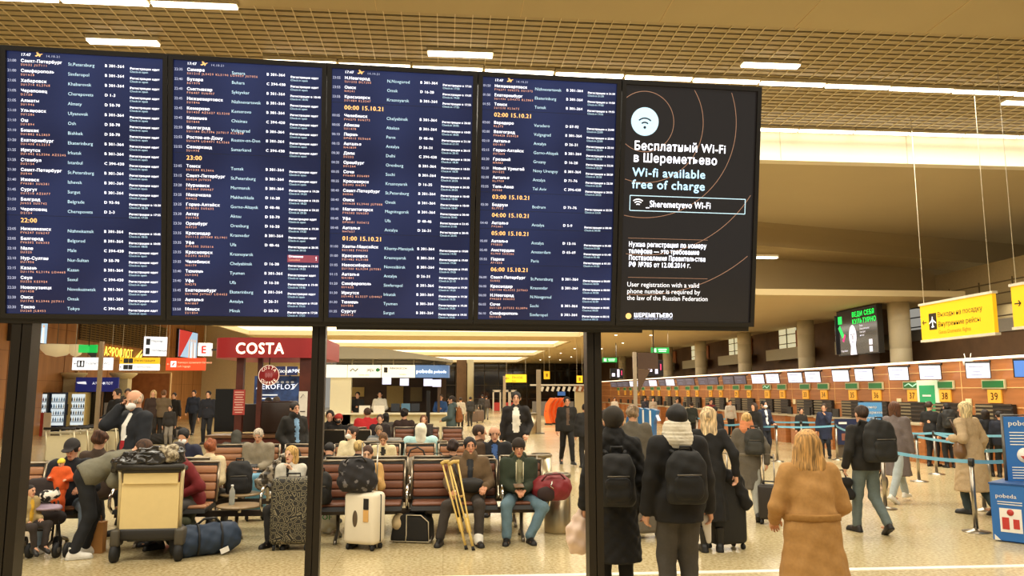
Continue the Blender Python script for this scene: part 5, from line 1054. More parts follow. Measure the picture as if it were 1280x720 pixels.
# far booths, posts and signs in the middle distance
for px, y1, y2, lb in ((673.5, 462, 542, 'tall steel post right of the man in the white shirt'), (630.5, 470, 523, 'steel post at the left end of the far yellow sign')):
    x, y, _ = G(px, y2); z = P(px, y1, y)[2]; t = thing('sign_post', lb, 'post', (x, y, 0)); MB().box((0, 0, z / 2), (.2, .12, z)).build('pole', M('a5947a', .35, .5), t); MB().box((0, 0, .02), (.5, .4, .04)).build('base', GREYM, t)
l, w_, h = at_rect(632, 658, 468, 478, 45); t = hang_sign('direction_sign', 'far yellow sign above the man in the white shirt', l, w_, h, YEL, 0, 1.5); m = MB(); arrow(m, -w_ * .42, 0, .2, 0); write(m, 'Выход', -w_ * .2, .0, .2, 1, -.05); write(m, 'Exit', -w_ * .2, -.2, .16, 1, -.05); m.build('lettering', [INK, LTX], t)
for px, py, w_, h, Y, lb in ((683.5, 469, .38, .5, 50, 'tiny yellow hanging sign beside the tall steel post'), (724.5, 474, .34, .4, 45, 'small yellow sign left of the third board post')): t = hang_sign('direction_sign', lb, P(px, py, Y), w_, h, YEL, 0, 1.2); m = MB(); m.box((0, -.045, 0), (.12, .004, .2), 0); m.build('symbol', LTX, t)
p = P(700, 490, 60); t = thing('far_booth', 'far booth with a striped awning above the orange stands', 'booth', (p[0], 60, 0)); m = MB(); m.box((0, 0, 2.4), (4.6, .2, .12)); m.build('beam', M('d9d0bc', .5, emit=.2, var=0), t); m = MB(); [m.box((-1.4 + k * .42, -.1, 2.1), (.2, .05, .36), 0, (0, R(20), 0)) for k in range(9)]; m.build('awning', WHITE, t); m = MB(); m.box((1.9, .3, 1.2), (1.4, .3, 2.2), 0); m.build('wall', M('d9c99c', .6), t); MB().box((1.9, .1, 2.15), (1.4, .1, .5)).build('header', WOOD, t); MB().box((.1, -.1, 1.75), (.6, .05, .3)).build('blue_sign', M('3a6ab8', .5, emit=.3, var=0), t); MB().box((-.5, .3, .6), (3.2, .2, 1.1)).build('counter', M('7d7a78', .5), t)
for px, lb in ((621, 'leftmost red and white gate at the far end of the hall'), (633.5, 'middle red and white gate at the far end of the hall'), (640.5, 'rightmost red and white gate, behind the man in the white shirt')):
    p = P(px, 500, 76); t = thing('security_gate', lb, 'gate', (p[0], 76, 0), 0, 'red and white far gates'); m = MB(); m.box((-.34, 0, 1.0), (.12, .3, 2.0)); m.box((.34, 0, 1.0), (.12, .3, 2.0)); m.box((0, 0, 1.95), (.8, .3, .2)); m.build('frame', M('e6ddd0', .5), t); MB().box((0, 0, .45), (.6, .2, .8)).build('red_panel', M('c8403a', .5), t)
def bin_(px, py, h, r, label, ashtray=True):
    x, y, _ = G(px, py); t = thing('litter_bin', label, 'bin', (x, y, 0), 0, 'round steel litter bins')
    MB().lathe([(r * .98, 0), (r, .02), (r, h - .06)], n=32).build('drum', M('b9ab8e', .28, .9, var=.1, scale=3), t); MB().lathe([(r * 1.03, h - .06), (r * 1.04, h - .02), (r * .9, h), (r * .82, h - .03)], n=32).build('rim', M('8b806c', .3, .8), t); MB().cyl((0, 0, h - .05), (0, 0, h - .012), r * .84, None, 24).build('lid', DARK, t)
bin_(697, 665, .80, .185, 'nearest round steel bin, beside the red holdall'); bin_(677, 620, .78, .19, 'round steel bin behind the man in the dark beanie'); bin_(661.5, 542, .95, .36, 'far steel bin behind the man in the white shirt')
# ------------------------------------------------------------------ waiting benches
LEATH = M('734630', .38, var=.12, scale=8, bump=.05); LEATH2 = M('a87652', .38, var=.12, scale=8)
SW_ = .62
def seat_parts(t, x, leath):
    m = MB()
    m.prism([(-.02, .41), (.44, .43), (.46, .46), (.42, .49), (0, .46)], x - .25, x + .25, 0, 'yz')
    o = m.build('seat', [BLACK], t); m = MB()
    for k in range(4): m.box((x, .07 + k * .1, .478), (.475, .095, .045), bev=.018)
    m.build('seat_pad', leath, o)
    m = MB(); m.prism([(.42, .5), (.5, .98), (.53, .98), (.46, .48)], x - .262, x + .262, 0, 'yz'); o = m.build('backrest', [BLACK], t)
    m = MB()
    for k in range(4): z = .58 + k * .107; m.box((x, .425 + (z - .5) * .165, z), (.485, .05, .103), rot=(R(-9.5), 0, 0), bev=.02)
    m.build('back_pad', leath, o)
    m = MB()
    for s in (-.262, .262): m.tube([(x + s, .5, 1.0), (x + s, .42, .5)], .018, 6)
    m.tube([(x - .262, .505, 1.0), (x + .262, .505, 1.0)], .018, 6); m.build('back_frame', M('978b78', .3, .9), o)
def armrest(t, x):
    m = MB(); m.tube([(x, .42, .5), (x, .40, .66), (x, .30, .70), (x, .12, .69), (x, .03, .62), (x, .03, .5), (x, .12, .42), (x, .3, .4)], .02, 8); m.build('armrest', CHROME, t)
def bench(label, x0, y, slots, facing=0, leath=LEATH, group='rows of waiting seats'):
    """x0 = left end as the viewer sees it; facing 0 = towards the camera"""
    n = len(slots); L = n * SW_; t = thing('waiting_bench', label, 'bench', (x0 if not facing else x0 + L, y, 0), math.pi if facing else 0, group)
    sl = slots if not facing else slots[::-1]
    MB().box((L / 2, .25, .37), (L, .09, .07)).build('beam', M('4a4038', .35, .6), t)
    for i, s in enumerate(sl):
        x = (i + .5) * SW_
        if s == 'S': seat_parts(t, x, leath); armrest(t, i * SW_ + .005); 
        elif s == 'T':
            m = MB(); m.lathe([(.02, .455), (.27, .455), (.285, .465), (.285, .475), (.27, .482), (.02, .482)], (x, .2, 0), 28); o = m.build('side_table', M('8d7757', .3, var=.05), t); MB().cyl((x, .22, .38), (x, .22, .46), .03).build('table_stem', CHROME, o)
    armrest(t, L - .005)
    for x in ([.35, L - .35] if n < 4 else [.35, L / 2, L - .35]):
        m = MB(); m.tube([(x, .25, .36), (x, .25, .12), (x, .02, .04), (x, -.02, .0)], .024, 8); m.tube([(x, .25, .12), (x, .5, .04), (x, .53, .0)], .024, 8); m.build('leg', M('8e8678', .3, .9), t)
    return t
YA = 10.38; xr = X_of(684, YA + .2)
bench('nearest bench right of the middle post, holding the man with crutches', xr - 5 * SW_, YA, 'SSSSS')
xl = X_of(336, YA + .2); bench('bench end with a side table beside the man in the red sweater', xl - 3 * SW_, YA, 'SST', 0, LEATH2)
xb = X_of(118, YA + .2); bench('bench at the far left holding the father with the orange-clad baby', xb - 3 * SW_, YA, 'SSS', 0, LEATH2)
YA2 = 11.98
bench('bench back to back behind the man with crutches, facing away', xr - 6 * SW_, YA2, 'SSSSSS', 1)
bench('bench facing away behind the red sweater, with the far side table', X_of(386, 11.7) - 4 * SW_, YA2, 'SSTT', 1, LEATH2)
YB = 13.75
bench('bench behind holding the grey-haired man with a phone', X_of(262, YB + .3), YB, 'SSS', 0, LEATH2)
bench('bench with the mask-wearing woman and the grey handbag', X_of(415, YB + .3), YB, 'SSS', 0, LEATH2)
bench('bench right of the grey handbag, behind the man with crutches', X_of(546, YB + .3), YB, 'SS', 0, LEATH2)
bench('bench facing away with the pale blue hooded jacket', X_of(440, 15.2), 15.4, 'SSSS', 1, LEATH2)
bench('bench facing away at the left end beyond the middle post', X_of(404, 19.6), 19.9, 'SS', 1, LEATH2)
bench('distant bench in front of the ticket counter, left half', X_of(428, 20.2), 20.2, 'SS', 0)
bench('distant bench in front of the ticket counter, right half', X_of(490, 20.2), 20.2, 'SSS', 0)
bench('farthest bench with the red jacketed person', X_of(436, 23), 23.2, 'SSSS', 1)
# ------------------------------------------------------------------ luggage
def wheels(t, pts, r=.035, mat=RUBBER):
    for x, y in pts:
        m = MB(); m.cyl((x - .014, y, r), (x + .014, y, r), r, None, 14); m.box((x, y, r * 1.9), (.02, .03, r * 1.2)); m.build('wheel', mat, t)
def suitcase(label, loc, w_, d, h, mat, rz=0, handle=.0, name='suitcase', ribs=0, ribmat=None, fab=False):
    t = thing(name, label, 'suitcase', loc, rz)
    m = MB(); m.box((0, 0, .07 + h / 2), (w_, d, h), 0, bev=min(d, w_) * .2, seg=4); m.build('shell', mat, t)
    if ribs:
        m = MB()
        for k in range(ribs): x = -w_ * .36 + k * w_ * .72 / (ribs - 1); m.box((x, -d / 2 - .002, .07 + h / 2), (.02, .012, h * .78), bev=.004)
        m.build('ridge', ribmat or mat, t)
    m = MB(); m.tube([(-w_ / 2 - .003, 0, .1), (-w_ / 2 - .003, 0, .04 + h), (w_ / 2 + .003, 0, .04 + h), (w_ / 2 + .003, 0, .1)], .008, 6); m.build('zipper', BLACK, t)
    wheels(t, [(x, y) for x in (-w_ * .38, w_ * .38) for y in (-d * .33, d * .33)])
    m = MB(); m.tube([(-.08, 0, h + .06), (-.08, 0, h + .11), (.08, 0, h + .11), (.08, 0, h + .06)], .012, 6); m.build('grip', BLACK, t)
    if handle: m = MB(); m.tube([(-w_ * .25, d * .3, h), (-w_ * .25, d * .3, h + handle), (w_ * .25, d * .3, h + handle), (w_ * .25, d * .3, h)], .011, 6); m.build('telescopic_handle', M('b7b0a4', .3, .9), t)
    return t
CAMO = two_tone('leaf_print', '14120f', '26231c', 15, .03, .30, .7, 'voronoi')
_e = [n for n in CAMO.node_tree.nodes if n.type == 'VALTORGB'][0].color_ramp.elements
for _p, _c in ((.06, '14120f'), (.09, '8f8568'), (.15, '6a624c'), (.19, '1f1c17')): _e.new(_p).color = (*lin(_c), 1)
suitcase('large black suitcase with a pale leaf pattern by the middle post', G(364, 686), .50, .32, .80, CAMO)
WC = M('e8ddc4', .5, var=.05, scale=5, bump=.3); tS = suitcase('white wrinkle-covered suitcase with an oval slot and extended handle', G(455, 686), .44, .30, .62, WC, R(-24), .66)
m = MB(); m.ell((-.05, -.152, .38), (.035, .008, .1), 0, 10); m.build('oval_slot', M('5a4a34', .7), tS)
m = MB(); m.box((.1, -.153, .56), (.07, .008, .13), 0); m.box((.1, -.156, .42), (.07, .006, .14), 1); m.build('luggage_tag', [BLACK, M('d9a860', .6)], tS)
p = tS.location; q = (p[0] - .10, p[1] - .04, .695)
t = soft('travel_bag', [ELL((0, 0, .19), (.2, .15, .2)), CAP((-.13, 0, .12), (.13, 0, .12), .12), CAP((-.14, 0, .3), (.14, 0, .32), .08)], two_tone('scribble_cloth', '1f1c1d', '6e6a6a', 11, .60, .64, .8), .012, None, q, R(-6), k=.08, fold=.008, cuts=[((0, 0, 0), (0, 0, -1))])
tag(t, 'soft black bag with grey scribbles lying on the white suitcase', 'bag'); MB().tube([(-.14, -.1, .36), (-.09, -.11, .42), (.08, -.11, .43), (.13, -.1, .37)], .012, 6).build('strap', BLACK, t)
suitcase('tall light blue suitcase under the grey-haired man with a phone', G(318, 650), .30, .24, .62, M('5f93ac', .5), R(20))
suitcase('grey suitcase on the floor between the two backpackers', G(806, 672), .55, .3, .60, M('6f675a', .5), R(8), 0, 'suitcase', 5)
suitcase('tall black suitcase pulled by the woman with long blond hair', G(908, 686), .46, .3, .80, M('12100f', .6), R(15), .35)
x, y, _ = G(912, 686)
t = soft('coat', [CAP((-.15, 0, .98), (.12, .02, .78), .07), CAP((.05, -.04, .85), (.2, -.05, .55), .075), ELL((-.05, -.02, .88), (.16, .12, .08))], cloth('131110'), .014, None, (x, y - .05, 0), 0, k=.08, fold=.012); tag(t, 'black coat draped over the handle of the tall black suitcase', 'coat')
suitcase('dark cabin case with pale handle next to the grey coat', G(963, 655), .30, .22, .5, M('2b241e', .5), R(-30), .5)
for px, py, c, lb in ((586, 528, '8d7a6a', 'pinkish grey suitcase far behind, left of a brown one'), (593, 529, '6b5a4e', 'brown grey suitcase far behind, second in its row'), (600, 528, '7d6a5c', 'small grey brown suitcase farthest right of its row')): suitcase(lb, G(px, py), .45, .3, .68, M(c, .5), R(10), .4)
# black and cream cat carrier style bag
x, y, _ = G(515, 679); t = thing('travel_bag', 'black bag with pale piping and an open cream end under the empty seat', 'bag', (x, y + .15, 0), R(-14))
m = MB(); m.prism([(-.27, 0), (.27, 0), (.25, .28), (.18, .35), (-.06, .36), (-.22, .3)], -.15, .15); o = m.build('body', M('1f1c18', .8, bump=.2), t); mo = o.modifiers.new('b', 'BEVEL'); mo.width = .08; mo.segments = 4
m = MB(); m.tube([(-.26, -.155, .02), (.26, -.155, .02), (.25, -.155, .27), (.15, -.155, .35), (-.04, -.155, .35), (-.04, -.155, .1), (-.05, -.155, .02)], .007, 5); m.build('piping', M('d8c9a8', .6), t)
m = MB(); m.ell((-.17, -.06, .24), (.09, .12, .12), 0, 10); m.build('lining', M('cfb78c', .9, bump=.3), t)
m = MB(); m.tube([(-.05, 0, .33), (0, 0, .43), (.13, 0, .43), (.18, 0, .33)], .014, 6); m.build('handle', BLACK, t)
# blue duffel
x, y, _ = G(252, 697); t = thing('duffel_bag', 'dark blue duffel bag lying on the floor beside the luggage trolley', 'bag', (x, y + .18, 0), R(28))
soft('body', [FLAT((0, 0, .17), np.eye(3), (-.22, 0, 0), (.22, 0, .02), .18, .18, .9), ELL((-.3, 0, .15), (.1, .16, .15))], M('26364c', .7, bump=.15), .012, t, k=.05, fold=.008, cuts=[((0, 0, 0), (0, 0, -1))])
soft('end_panel', [ELL((-.33, 0, .15), (.09, .15, .14))], M('18191d', .7), .012, t, fold=.006, cuts=[((0, 0, 0), (0, 0, -1))])
m = MB()
for xx in (-.12, .14): m.tube([(xx + .19 * 0, .19 * math.cos(R(a)) * .92, .17 + .192 * math.sin(R(a))) for a in range(-50, 231, 20)], .014, 6)
m.tube([(-.12, -.02, .36), (-.05, -.03, .42), (.08, -.03, .42), (.14, -.02, .36)], .014, 6); m.build('strap', M('0f1013', .6), t); MB().box((.17, -.17, .06), (.1, .012, .06), 0, (0, R(-20), 0)).build('label_tag', WHITE, t)
# backpacks
def backpack(label, loc, rz=0, w_=.30, d=.2, h=.46, col='1d1a18', pocket=None, lean=0, straps=True, name='backpack'):
    t = thing(name, label, 'backpack', loc, 0, None, (R(lean), 0, rz)); mt = cloth(col, .7)
    soft('main_compartment', [FLAT((0, 0, 0), np.eye(3), (-w_ * .25, 0, h * zz_), (w_ * .25, 0, h * zz_), w_ * .25, w_ * .25, d / w_ * (2 - .5 * zz_) * .95) for zz_ in (.12, .32, .55)] + [FLAT((0, 0, 0), np.eye(3), (-w_ * .12, 0, h * .72), (w_ * .12, 0, h * .72), w_ * .36, w_ * .36, d / w_)], mt, .012, t, k=.06, fold=.005, cuts=[((0, 0, 0), (0, 0, -1))])
    soft('front_pocket', [FLAT((0, -d * .42, 0), np.eye(3), (-w_ * .2, 0, h * .2), (w_ * .2, 0, h * .2), w_ * .16, w_ * .16, .5), FLAT((0, -d * .42, 0), np.eye(3), (-w_ * .2, 0, h * .42), (w_ * .2, 0, h * .42), w_ * .16, w_ * .16, .45)], cloth(pocket or col, .7), .012, t, k=.05, fold=.003)
    m = MB(); m.tube([(-.05, 0, h * .97), (-.05, 0, h * 1.06), (.05, 0, h * 1.06), (.05, 0, h * .97)], .011, 6); m.build('grab_handle', mt, t)
    if straps:
        for s in (-1, 1): m = MB(); m.tube([(s * w_ * .25, d * .3, h * .93), (s * w_ * .3, d * .75, h * .98), (s * w_ * .34, d * 1.0, h * .75), (s * w_ * .36, d * .8, h * .35), (s * w_ * .32, d * .35, h * .12)], .02, 6); m.build('strap', mt, t)
    m = MB(); m.tube([(-w_ * .3, -d * .52, h * .55), (w_ * .3, -d * .52, h * .55)], .006, 5); m.build('zipper', GREYM, t)
    return t
x, y, _ = G(304, 640); backpack('black backpack propped on the side table before the grey-haired man', (X_of(303, 11.7), 11.74, .483), R(10), .36, .26, .46, '151414', straps=False)
x, y, _ = G(232, 684); t = backpack('olive green and black backpack standing behind the blue duffel', (x - .1, y + .12, .0), R(10), .36, .28, .74, '3c3e2a', '4a4c34', straps=False)
x, y, _ = G(384, 600); backpack('black backpack beside the grey-haired man, left of the blond woman', (X_of(362, 13.6), 13.95, .49), 0, .34, .25, .50, '12110f', straps=False)
t = soft('jacket', [CAP((-.25, 0, .0), (.1, 0, .35), .1), CAP((-.1, 0, -.1), (.2, .05, .2), .09)], two_tone('shiny_check', '3b352c', 'a69a84', 16, .45, .55, .4), .014, None, (X_of(352, 11.9), 11.95, .60), 0, k=.06, fold=.012, quilt=.01); tag(t, 'shiny grey patterned jacket heaped behind the leaf-print suitcase', 'jacket')
t = thing('handbag', 'grey handbag with tall arched handles on the middle bench', 'bag', (X_of(523, 13.9), 13.95, .50)); soft('body', [ELL((0, 0, .12), (.27, .14, .2)), CAP((-.15, 0, .05), (.15, 0, .05), .1)], M('7c7160', .6), .014, t, k=.06, cuts=[((0, 0, 0), (0, 0, -1))]); m = MB(); m.tube([(-.2, 0, .2), (-.12, 0, .42), (0, 0, .46), (.1, 0, .4), (.16, 0, .2)], .016, 6); m.build('handle', M('2a2320', .5), t)
t = thing('travel_bag', 'tan round ended bag right of the grey handbag', 'bag', (X_of(548, 13.9), 13.95, .50)); soft('body', [CAP((-.12, 0, .14), (.12, 0, .14), .15)], M('8d7048', .6), .014, t, cuts=[((0, 0, 0), (0, 0, -1))]); m = MB(); m.tube([(-.1, -.05, .26), (-.05, -.05, .36), (.06, -.05, .36), (.1, -.05, .26)], .012, 6); m.build('handle', DARK, t)
# red holdall on the bench end
t = thing('duffel_bag', 'red holdall with a silver clip at the end of the nearest bench', 'bag', (X_of(689, 10.5), YA + .16, .5), R(8))
soft('body', [FLAT((0, 0, .15), np.eye(3), (-.1, 0, 0), (.1, 0, 0), .17, .17, .9), ELL((.05, 0, .17), (.2, .15, .17))], M('7c1c22', .6, bump=.2), .012, t, k=.05, fold=.007, cuts=[((0, 0, 0), (0, 0, -1))])
soft('side_pocket', [ELL((-.1, -.12, .1), (.13, .05, .11))], M('2a1512', .7), .012, t, cuts=[((0, 0, 0), (0, 0, -1))])
m = MB(); m.tube([(-.16, -.1, .26), (-.1, -.14, .34), (.08, -.14, .35), (.16, -.1, .28)], .012, 6); m.build('handle', M('521217', .6), t); m = MB(); m.tube([(-.03, -.17, .26), (-.06, -.175, .2), (-.02, -.175, .17)], .01, 6); m.build('clip', CHROME, t)
# crutches
def crutch(label, foot, top, sp):
    f, tt = Vector(foot), Vector(top); d = (tt - f).normalized(); L = (tt - f).length; s = Vector((1, 0, 0)); s = (s - d * s.dot(d)).normalized()
    t = thing('crutch', label, 'crutch', foot, 0, 'wooden crutches of the seated man'); o = lambda a, b: tuple(d * (a * L) + s * b)
    cm = M('d9b866', .45, var=.08); m = MB(); m.cyl(o(.02, 0), o(.36, 0), .016, None, 10); m.build('lower_shaft', cm, t)
    for sg in (-1, 1): m = MB(); m.tube([o(.2, sg * .018), o(.42, sg * .022), o(.97, sg * sp)], .0115, 8); m.build('upright', cm, t)
    m = MB(); m.cyl(o(.60, -sp * .5), o(.60, sp * .5), .014); m.build('hand_grip', M('b28d4a', .6), t)
    m = MB(); m.tube([o(.985, -sp - .02), o(1.0, 0), o(.985, sp + .02)], .024, 8); m.build('armpit_pad', M('c9a95c', .6), t)
    m = MB(); m.cyl(o(0, 0), o(.045, 0), .022, .018); m.build('rubber_tip', RUBBER, t)
f1 = G(583, 687); f2 = G(592, 688)
crutch('left crutch of the pair held by the seated man', f1, P(556, 577, 10.15), .035); crutch('right crutch of the pair held by the seated man', f2, P(567, 577, 10.12), .05)
# plastic bags
t = soft('carrier_bag', [ELL((0, 0, .22), (.15, .13, .23)), CAP((-.05, 0, .42), (.05, 0, .5), .04)], [M('d6d2c0', .5, bump=.3)], .013, None, (G(405, 668)[0] + .03, G(405, 668)[1] + .1, 0), 0, k=.06, fold=.012, cuts=[((0, 0, 0), (0, 0, -1))]); tag(t, 'white plastic carrier bag with green letters by the middle post', 'bag'); m = MB(); write(m, 'OF', -.06, .2, .1, 0, -.146, True); m.build('lettering', M('3f9a3a', .5), t)
x, y, _ = G(405, 640); backpack('black backpack standing on the floor behind the plastic carrier bag', (G(408, 668)[0], 10.42, .50), 0, .3, .22, .42, '14120f', straps=False)
t = thing('water_bottle', 'clear plastic water bottle on the side table', 'bottle', (xl - .31 - .1, YA + .2, .482)); MB().lathe([(.03, 0), (.036, .01), (.036, .07), (.033, .08), (.036, .09), (.036, .17), (.016, .215), (.014, .23)], n=20).build('bottle_body', M('cfd3cc', .1, var=0, alpha=.6), t); MB().cyl((0, 0, .23), (0, 0, .25), .017).build('cap', WHITE, t)
o = MB().box((0, 0, .012), (.2, .14, .02), 0, (0, 0, .4)).build('book', WHITE); o.location = (X_of(350, 11.7), 11.72, .482); tag(o, 'white open papers lying on the far side table', 'paper')
# ------------------------------------------------------------------ luggage trolleys
def trolley_near():
    x, y, _ = G(181, 703); t = thing('luggage_trolley', 'cream panelled luggage trolley piled with a black jacket', 'trolley', (x, y + .06, 0), R(2))
    CP_ = M('dcc489', .45, var=.05); m = MB(); m.box((0, 0, .62), (.64, .03, .52), 0); m.build('front_panel', CP_, t); m = MB(); m.box((0, -.02, .93), (.6, .03, .12), 0); m.build('upper_panel', CP_, t)
    for s in (-1, 1): m = MB(); m.tube([(s * .335, .02, .3), (s * .34, .0, .9), (s * .35, -.02, 1.06)], .022, 8); m.build('side_tube', M('d8c9a0', .35, .5), t)
    m = MB(); m.box((0, .12, 1.02), (.66, .32, .06), bev=.02); m.tube([(-.37, -.05, 1.06), (.37, -.05, 1.06)], .035, 10); m.build('handle_tray', M('24201b', .5), t)
    m = MB(); m.box((0, .12, .3), (.66, .3, .14), bev=.03); m.box((0, .5, .22), (.56, .7, .05)); m.build('base', M('24211d', .5), t)
    for s in (-1, 1):
        m = MB(); m.cyl((s * .35 - .03, -.02, .10), (s * .35 + .03, -.02, .10), .10, None, 24); m.build('wheel', RUBBER, t); m = MB(); m.box((s * .35, .02, .27), (.1, .2, .2), bev=.03); m.build('wheel_guard', M('4a4438', .5), t)
    m = MB(); m.cyl((.2, .8, .06), (.24, .8, .06), .06); m.build('wheel', RUBBER, t)
    return t
tn = trolley_near(); lx = tn.location
t = soft('jacket', [CAP((-.42, .05, .03), (-.12, 0, .12), .09), CAP((-.12, 0, .12), (.2, .05, .14), .10), ELL((.18, .03, .10), (.15, .15, .14)), CAP((-.3, -.08, .03), (.1, -.1, .09), .07)], two_tone('glossy_black', '16130f', '2a2622', 6, .4, .6, .22), .013, None, (lx[0] - .02, lx[1] + .1, 1.05), 0, k=.05, fold=.014, quilt=.02, qf=55); tag(t, 'glossy black quilted jacket thrown over the luggage trolley', 'jacket')
t = soft('fur_hood', [ELL((0, 0, 0), (.09, .09, .10)), CAP((-.08, 0, .06), (.06, 0, .07), .04)], two_tone('fur', '5f5240', 'c2b59a', 22, .42, .62, .9), .012, None, (lx[0] + .19, lx[1] + .02, 1.20), 0, fold=.012); tag(t, 'grey beige fur trimmed hood on top of the black jacket', 'hood')
def trolley_far(x, y, label):
    t = thing('luggage_trolley', label, 'trolley', (x, y, 0), R(-6), 'parked luggage trolleys behind the benches'); TM = M('d2c6a4', .35, .5)
    m = MB(); [m.tube([(s * .34, 0, .1), (s * .33, .05, .6), (s * .32, -.05, 1.06)], .022, 6) for s in (-1, 1)]; m.build('frame', TM, t)
    m = MB(); m.box((0, 0, .64), (.62, .02, .55)); m.build('back_panel', M('d8cba4', .5, var=.05), t); m = MB(); m.tube([(-.36, -.06, 1.08), (.36, -.06, 1.08)], .03, 8); m.build('handle_bar', BLACK, t)
    m = MB(); m.box((0, .1, .98), (.6, .28, .04)); m.build('basket', TM, t); m = MB(); m.box((0, -.25, .2), (.6, .7, .04)); m.build('deck', M('4a4438', .5), t)
    for s in (-.3, .3): m = MB(); m.cyl((s - .02, -.05, .09), (s + .02, -.05, .09), .09); m.build('wheel', RUBBER, t)
for i, (px, Y) in enumerate(((80, 19.0), (97, 19.5), (109, 19.9), (121, 20.3), (133, 20.7), (146, 21.1))): trolley_far(X_of(px, Y), Y, ('nearest parked luggage trolley, showing its pale back panel', 'second parked luggage trolley in the row', 'third parked luggage trolley, left of the steel post', 'fourth parked luggage trolley, behind the steel post', 'fifth parked luggage trolley, left of the bald man', 'last parked luggage trolley, mostly behind the bald man')[i])
# stroller
x, y, _ = G(40, 697); t = thing('stroller', 'black folding stroller at the left board post with a toddler in it', 'stroller', (x - .02, y + .1, 0), 0)
m = MB()
for s in (-.22, .2): m.tube([(s - .1, .25, .95), (s - .02, .1, .5), (s + .14, -.12, .12)], .013, 8); m.tube([(s - .16, .3, .12), (s - .05, .1, .5), (s, -.05, .62)], .013, 8)
m.tube([(-.2, -.05, .3), (.2, -.05, .3)], .011, 6); m.build('frame', M('17130f', .4, .4), t)
for i, (cx, cy) in enumerate(((-.12, -.12), (.0, -.12), (.3, -.12), (.42, -.12), (-.3, .32), (.1, .32))): m = MB(); m.cyl((cx - .02, cy, .085), (cx + .02, cy, .085), .085, None, 20, 0); m.cyl((cx - .022, cy, .085), (cx + .022, cy, .085), .035, None, 12, 1); m.build('wheel', [RUBBER, M('6a6256', .4)], t)
soft('seat', [CAP((-.2, .1, .42), (.2, .1, .42), .08), CAP((-.2, .25, .8), (.15, .22, .8), .07), ELL((-.02, .2, .6), (.22, .08, .25))], M('2a201e', .8), .014, t, k=.06)
soft('bumper_tray', [CAP((-.12, -.1, .60), (.28, -.1, .57), .035), ELL((.1, -.12, .56), (.17, .09, .025))], M('a995a8', .6), .012, t)
o = soft('soft_toy', [ELL((0, 0, 0), (.09, .07, .07)), ELL((.1, -.01, .02), (.06, .05, .05)), CAP((-.05, 0, -.02), (-.13, -.02, -.06), .03), ELL((.12, -.01, .08), (.02, .02, .03))], two_tone('zebra', '1a1815', 'ebe5da', 14, .48, .52, .8), .009, None, (t.location[0] + .13, t.location[1] - .1, .70)); tag(o, 'black and white soft toy on the stroller tray', 'toy')
t = thing('paper_bag', 'brown paper bag on the floor behind the trolley wheel', 'bag', (X_of(133, 10.15), 10.15, 0)); MB().prism([(-.1, -.07), (.1, -.07), (.09, .07), (-.09, .07)], 0, .36, 0, 'xy').build('bag_body', M('a8743a', .7), t); m = MB(); m.tube([(-.05, 0, .35), (-.04, 0, .43), (.04, 0, .43), (.05, 0, .35)], .006, 5); m.build('handle', M('8a5a28', .7), t)
# ------------------------------------------------------------------ people
def st(label, px, Y, ytop, **kw):
    H = P(px, ytop, Y)[2]; extra = kw.pop('dz', 0); return person(label, (X_of(px, Y), Y, 0), H + extra, **kw)
def si(label, px, Y, ytop, **kw):
    z = P(px, ytop, Y)[2]; s = min(1.15, max(.86, (z - .54) / .80)); return person(label, (X_of(px, Y), Y, 0), 1.75 * s, pose='sit', **kw)
# nearest, seen from behind on the right
b, k = st('person in a long camel coat with a tied belt, shoulder-length blond hair', 1007, 5.85, 538, yaw=-3, pose='walk', topk='coat', top='a87c44', thick=.03, hem=.30, belt='94692f', hair='b3884e', hairk='lob', flare=1.36, bottom='2a2520', arms=((.22, .24, .05), (.22, .24, .05)), wide=1.0, elh=(.45, -.5, -.6))
b, k = st('person in a black padded jacket with a cream knit scarf, seen from behind', 845, 6.75, 507, yaw=2, top='121010', thick=.05, hem=.80, hair='120e0c', bottom='46413a', scarf='e3dac4', arms=('down', (.29, .08, -.08)), collar=True, wide=.95, botthick=.02)
x, y, _ = world(b, k['tp'](0, -.20, .0), k['s']); backpack('black backpack on the person with the cream knit scarf', (x, y, 1.0), R(0), .34, .18, .44, '0e0d0c')
p = world(b, k['wr'][1], k['s']); t = soft('paper_sheet', [FLAT((0, 0, 0), np.eye(3), (0, 0, -.02), (0.02, 0, -.2), .05, .03, .25)], M('d9d2c4', .7), .01, None, (p[0] - .02, p[1] + .03, p[2] - .08)); tag(t, 'white folded paper hanging from the hand of the scarfed person', 'paper')
b, k = st('person in a long black quilted coat and dark beanie behind the third post', 766, 7.15, 511, yaw=-6, topk='pcoat', top='0f0d0c', thick=.05, hem=.42, hat='2e2820', hair='241a12', bottom='1a1714', arms=('down', 'down'), collar=True, wide=.92)
x, y, _ = world(b, k['tp'](0, -.22, .0), k['s']); backpack('black backpack with a rounded top worn over the long black coat', (x, y, .93), R(-4), .32, .19, .48, '141211')
p = world(b, k['wr'][0], k['s']); t = soft('carrier_bag', [ELL((0, 0, -.16), (.12, .09, .17)), CAP((0, 0, -.05), (.02, 0, .06), .03)], M('e6c9b4', .5, bump=.3), .012, None, (p[0] - .06, p[1], p[2] - .1), 0, k=.05, fold=.012); tag(t, 'pale pink plastic carrier bag left of the third board post', 'bag')
x, y, _ = G(884, 690)
b, k = st('person in a long black coat with long blond hair and heeled boots', 884, y, 509, yaw=-8, topk='coat', top='0e0c0b', thick=.022, hem=.38, hair='cfb48a', hairk='long', bottom='12100e', shoe='14110f', boots=True, arms=('front', (.30, -.08, -.02)), wide=.92)
x, y, _ = G(934, 650)
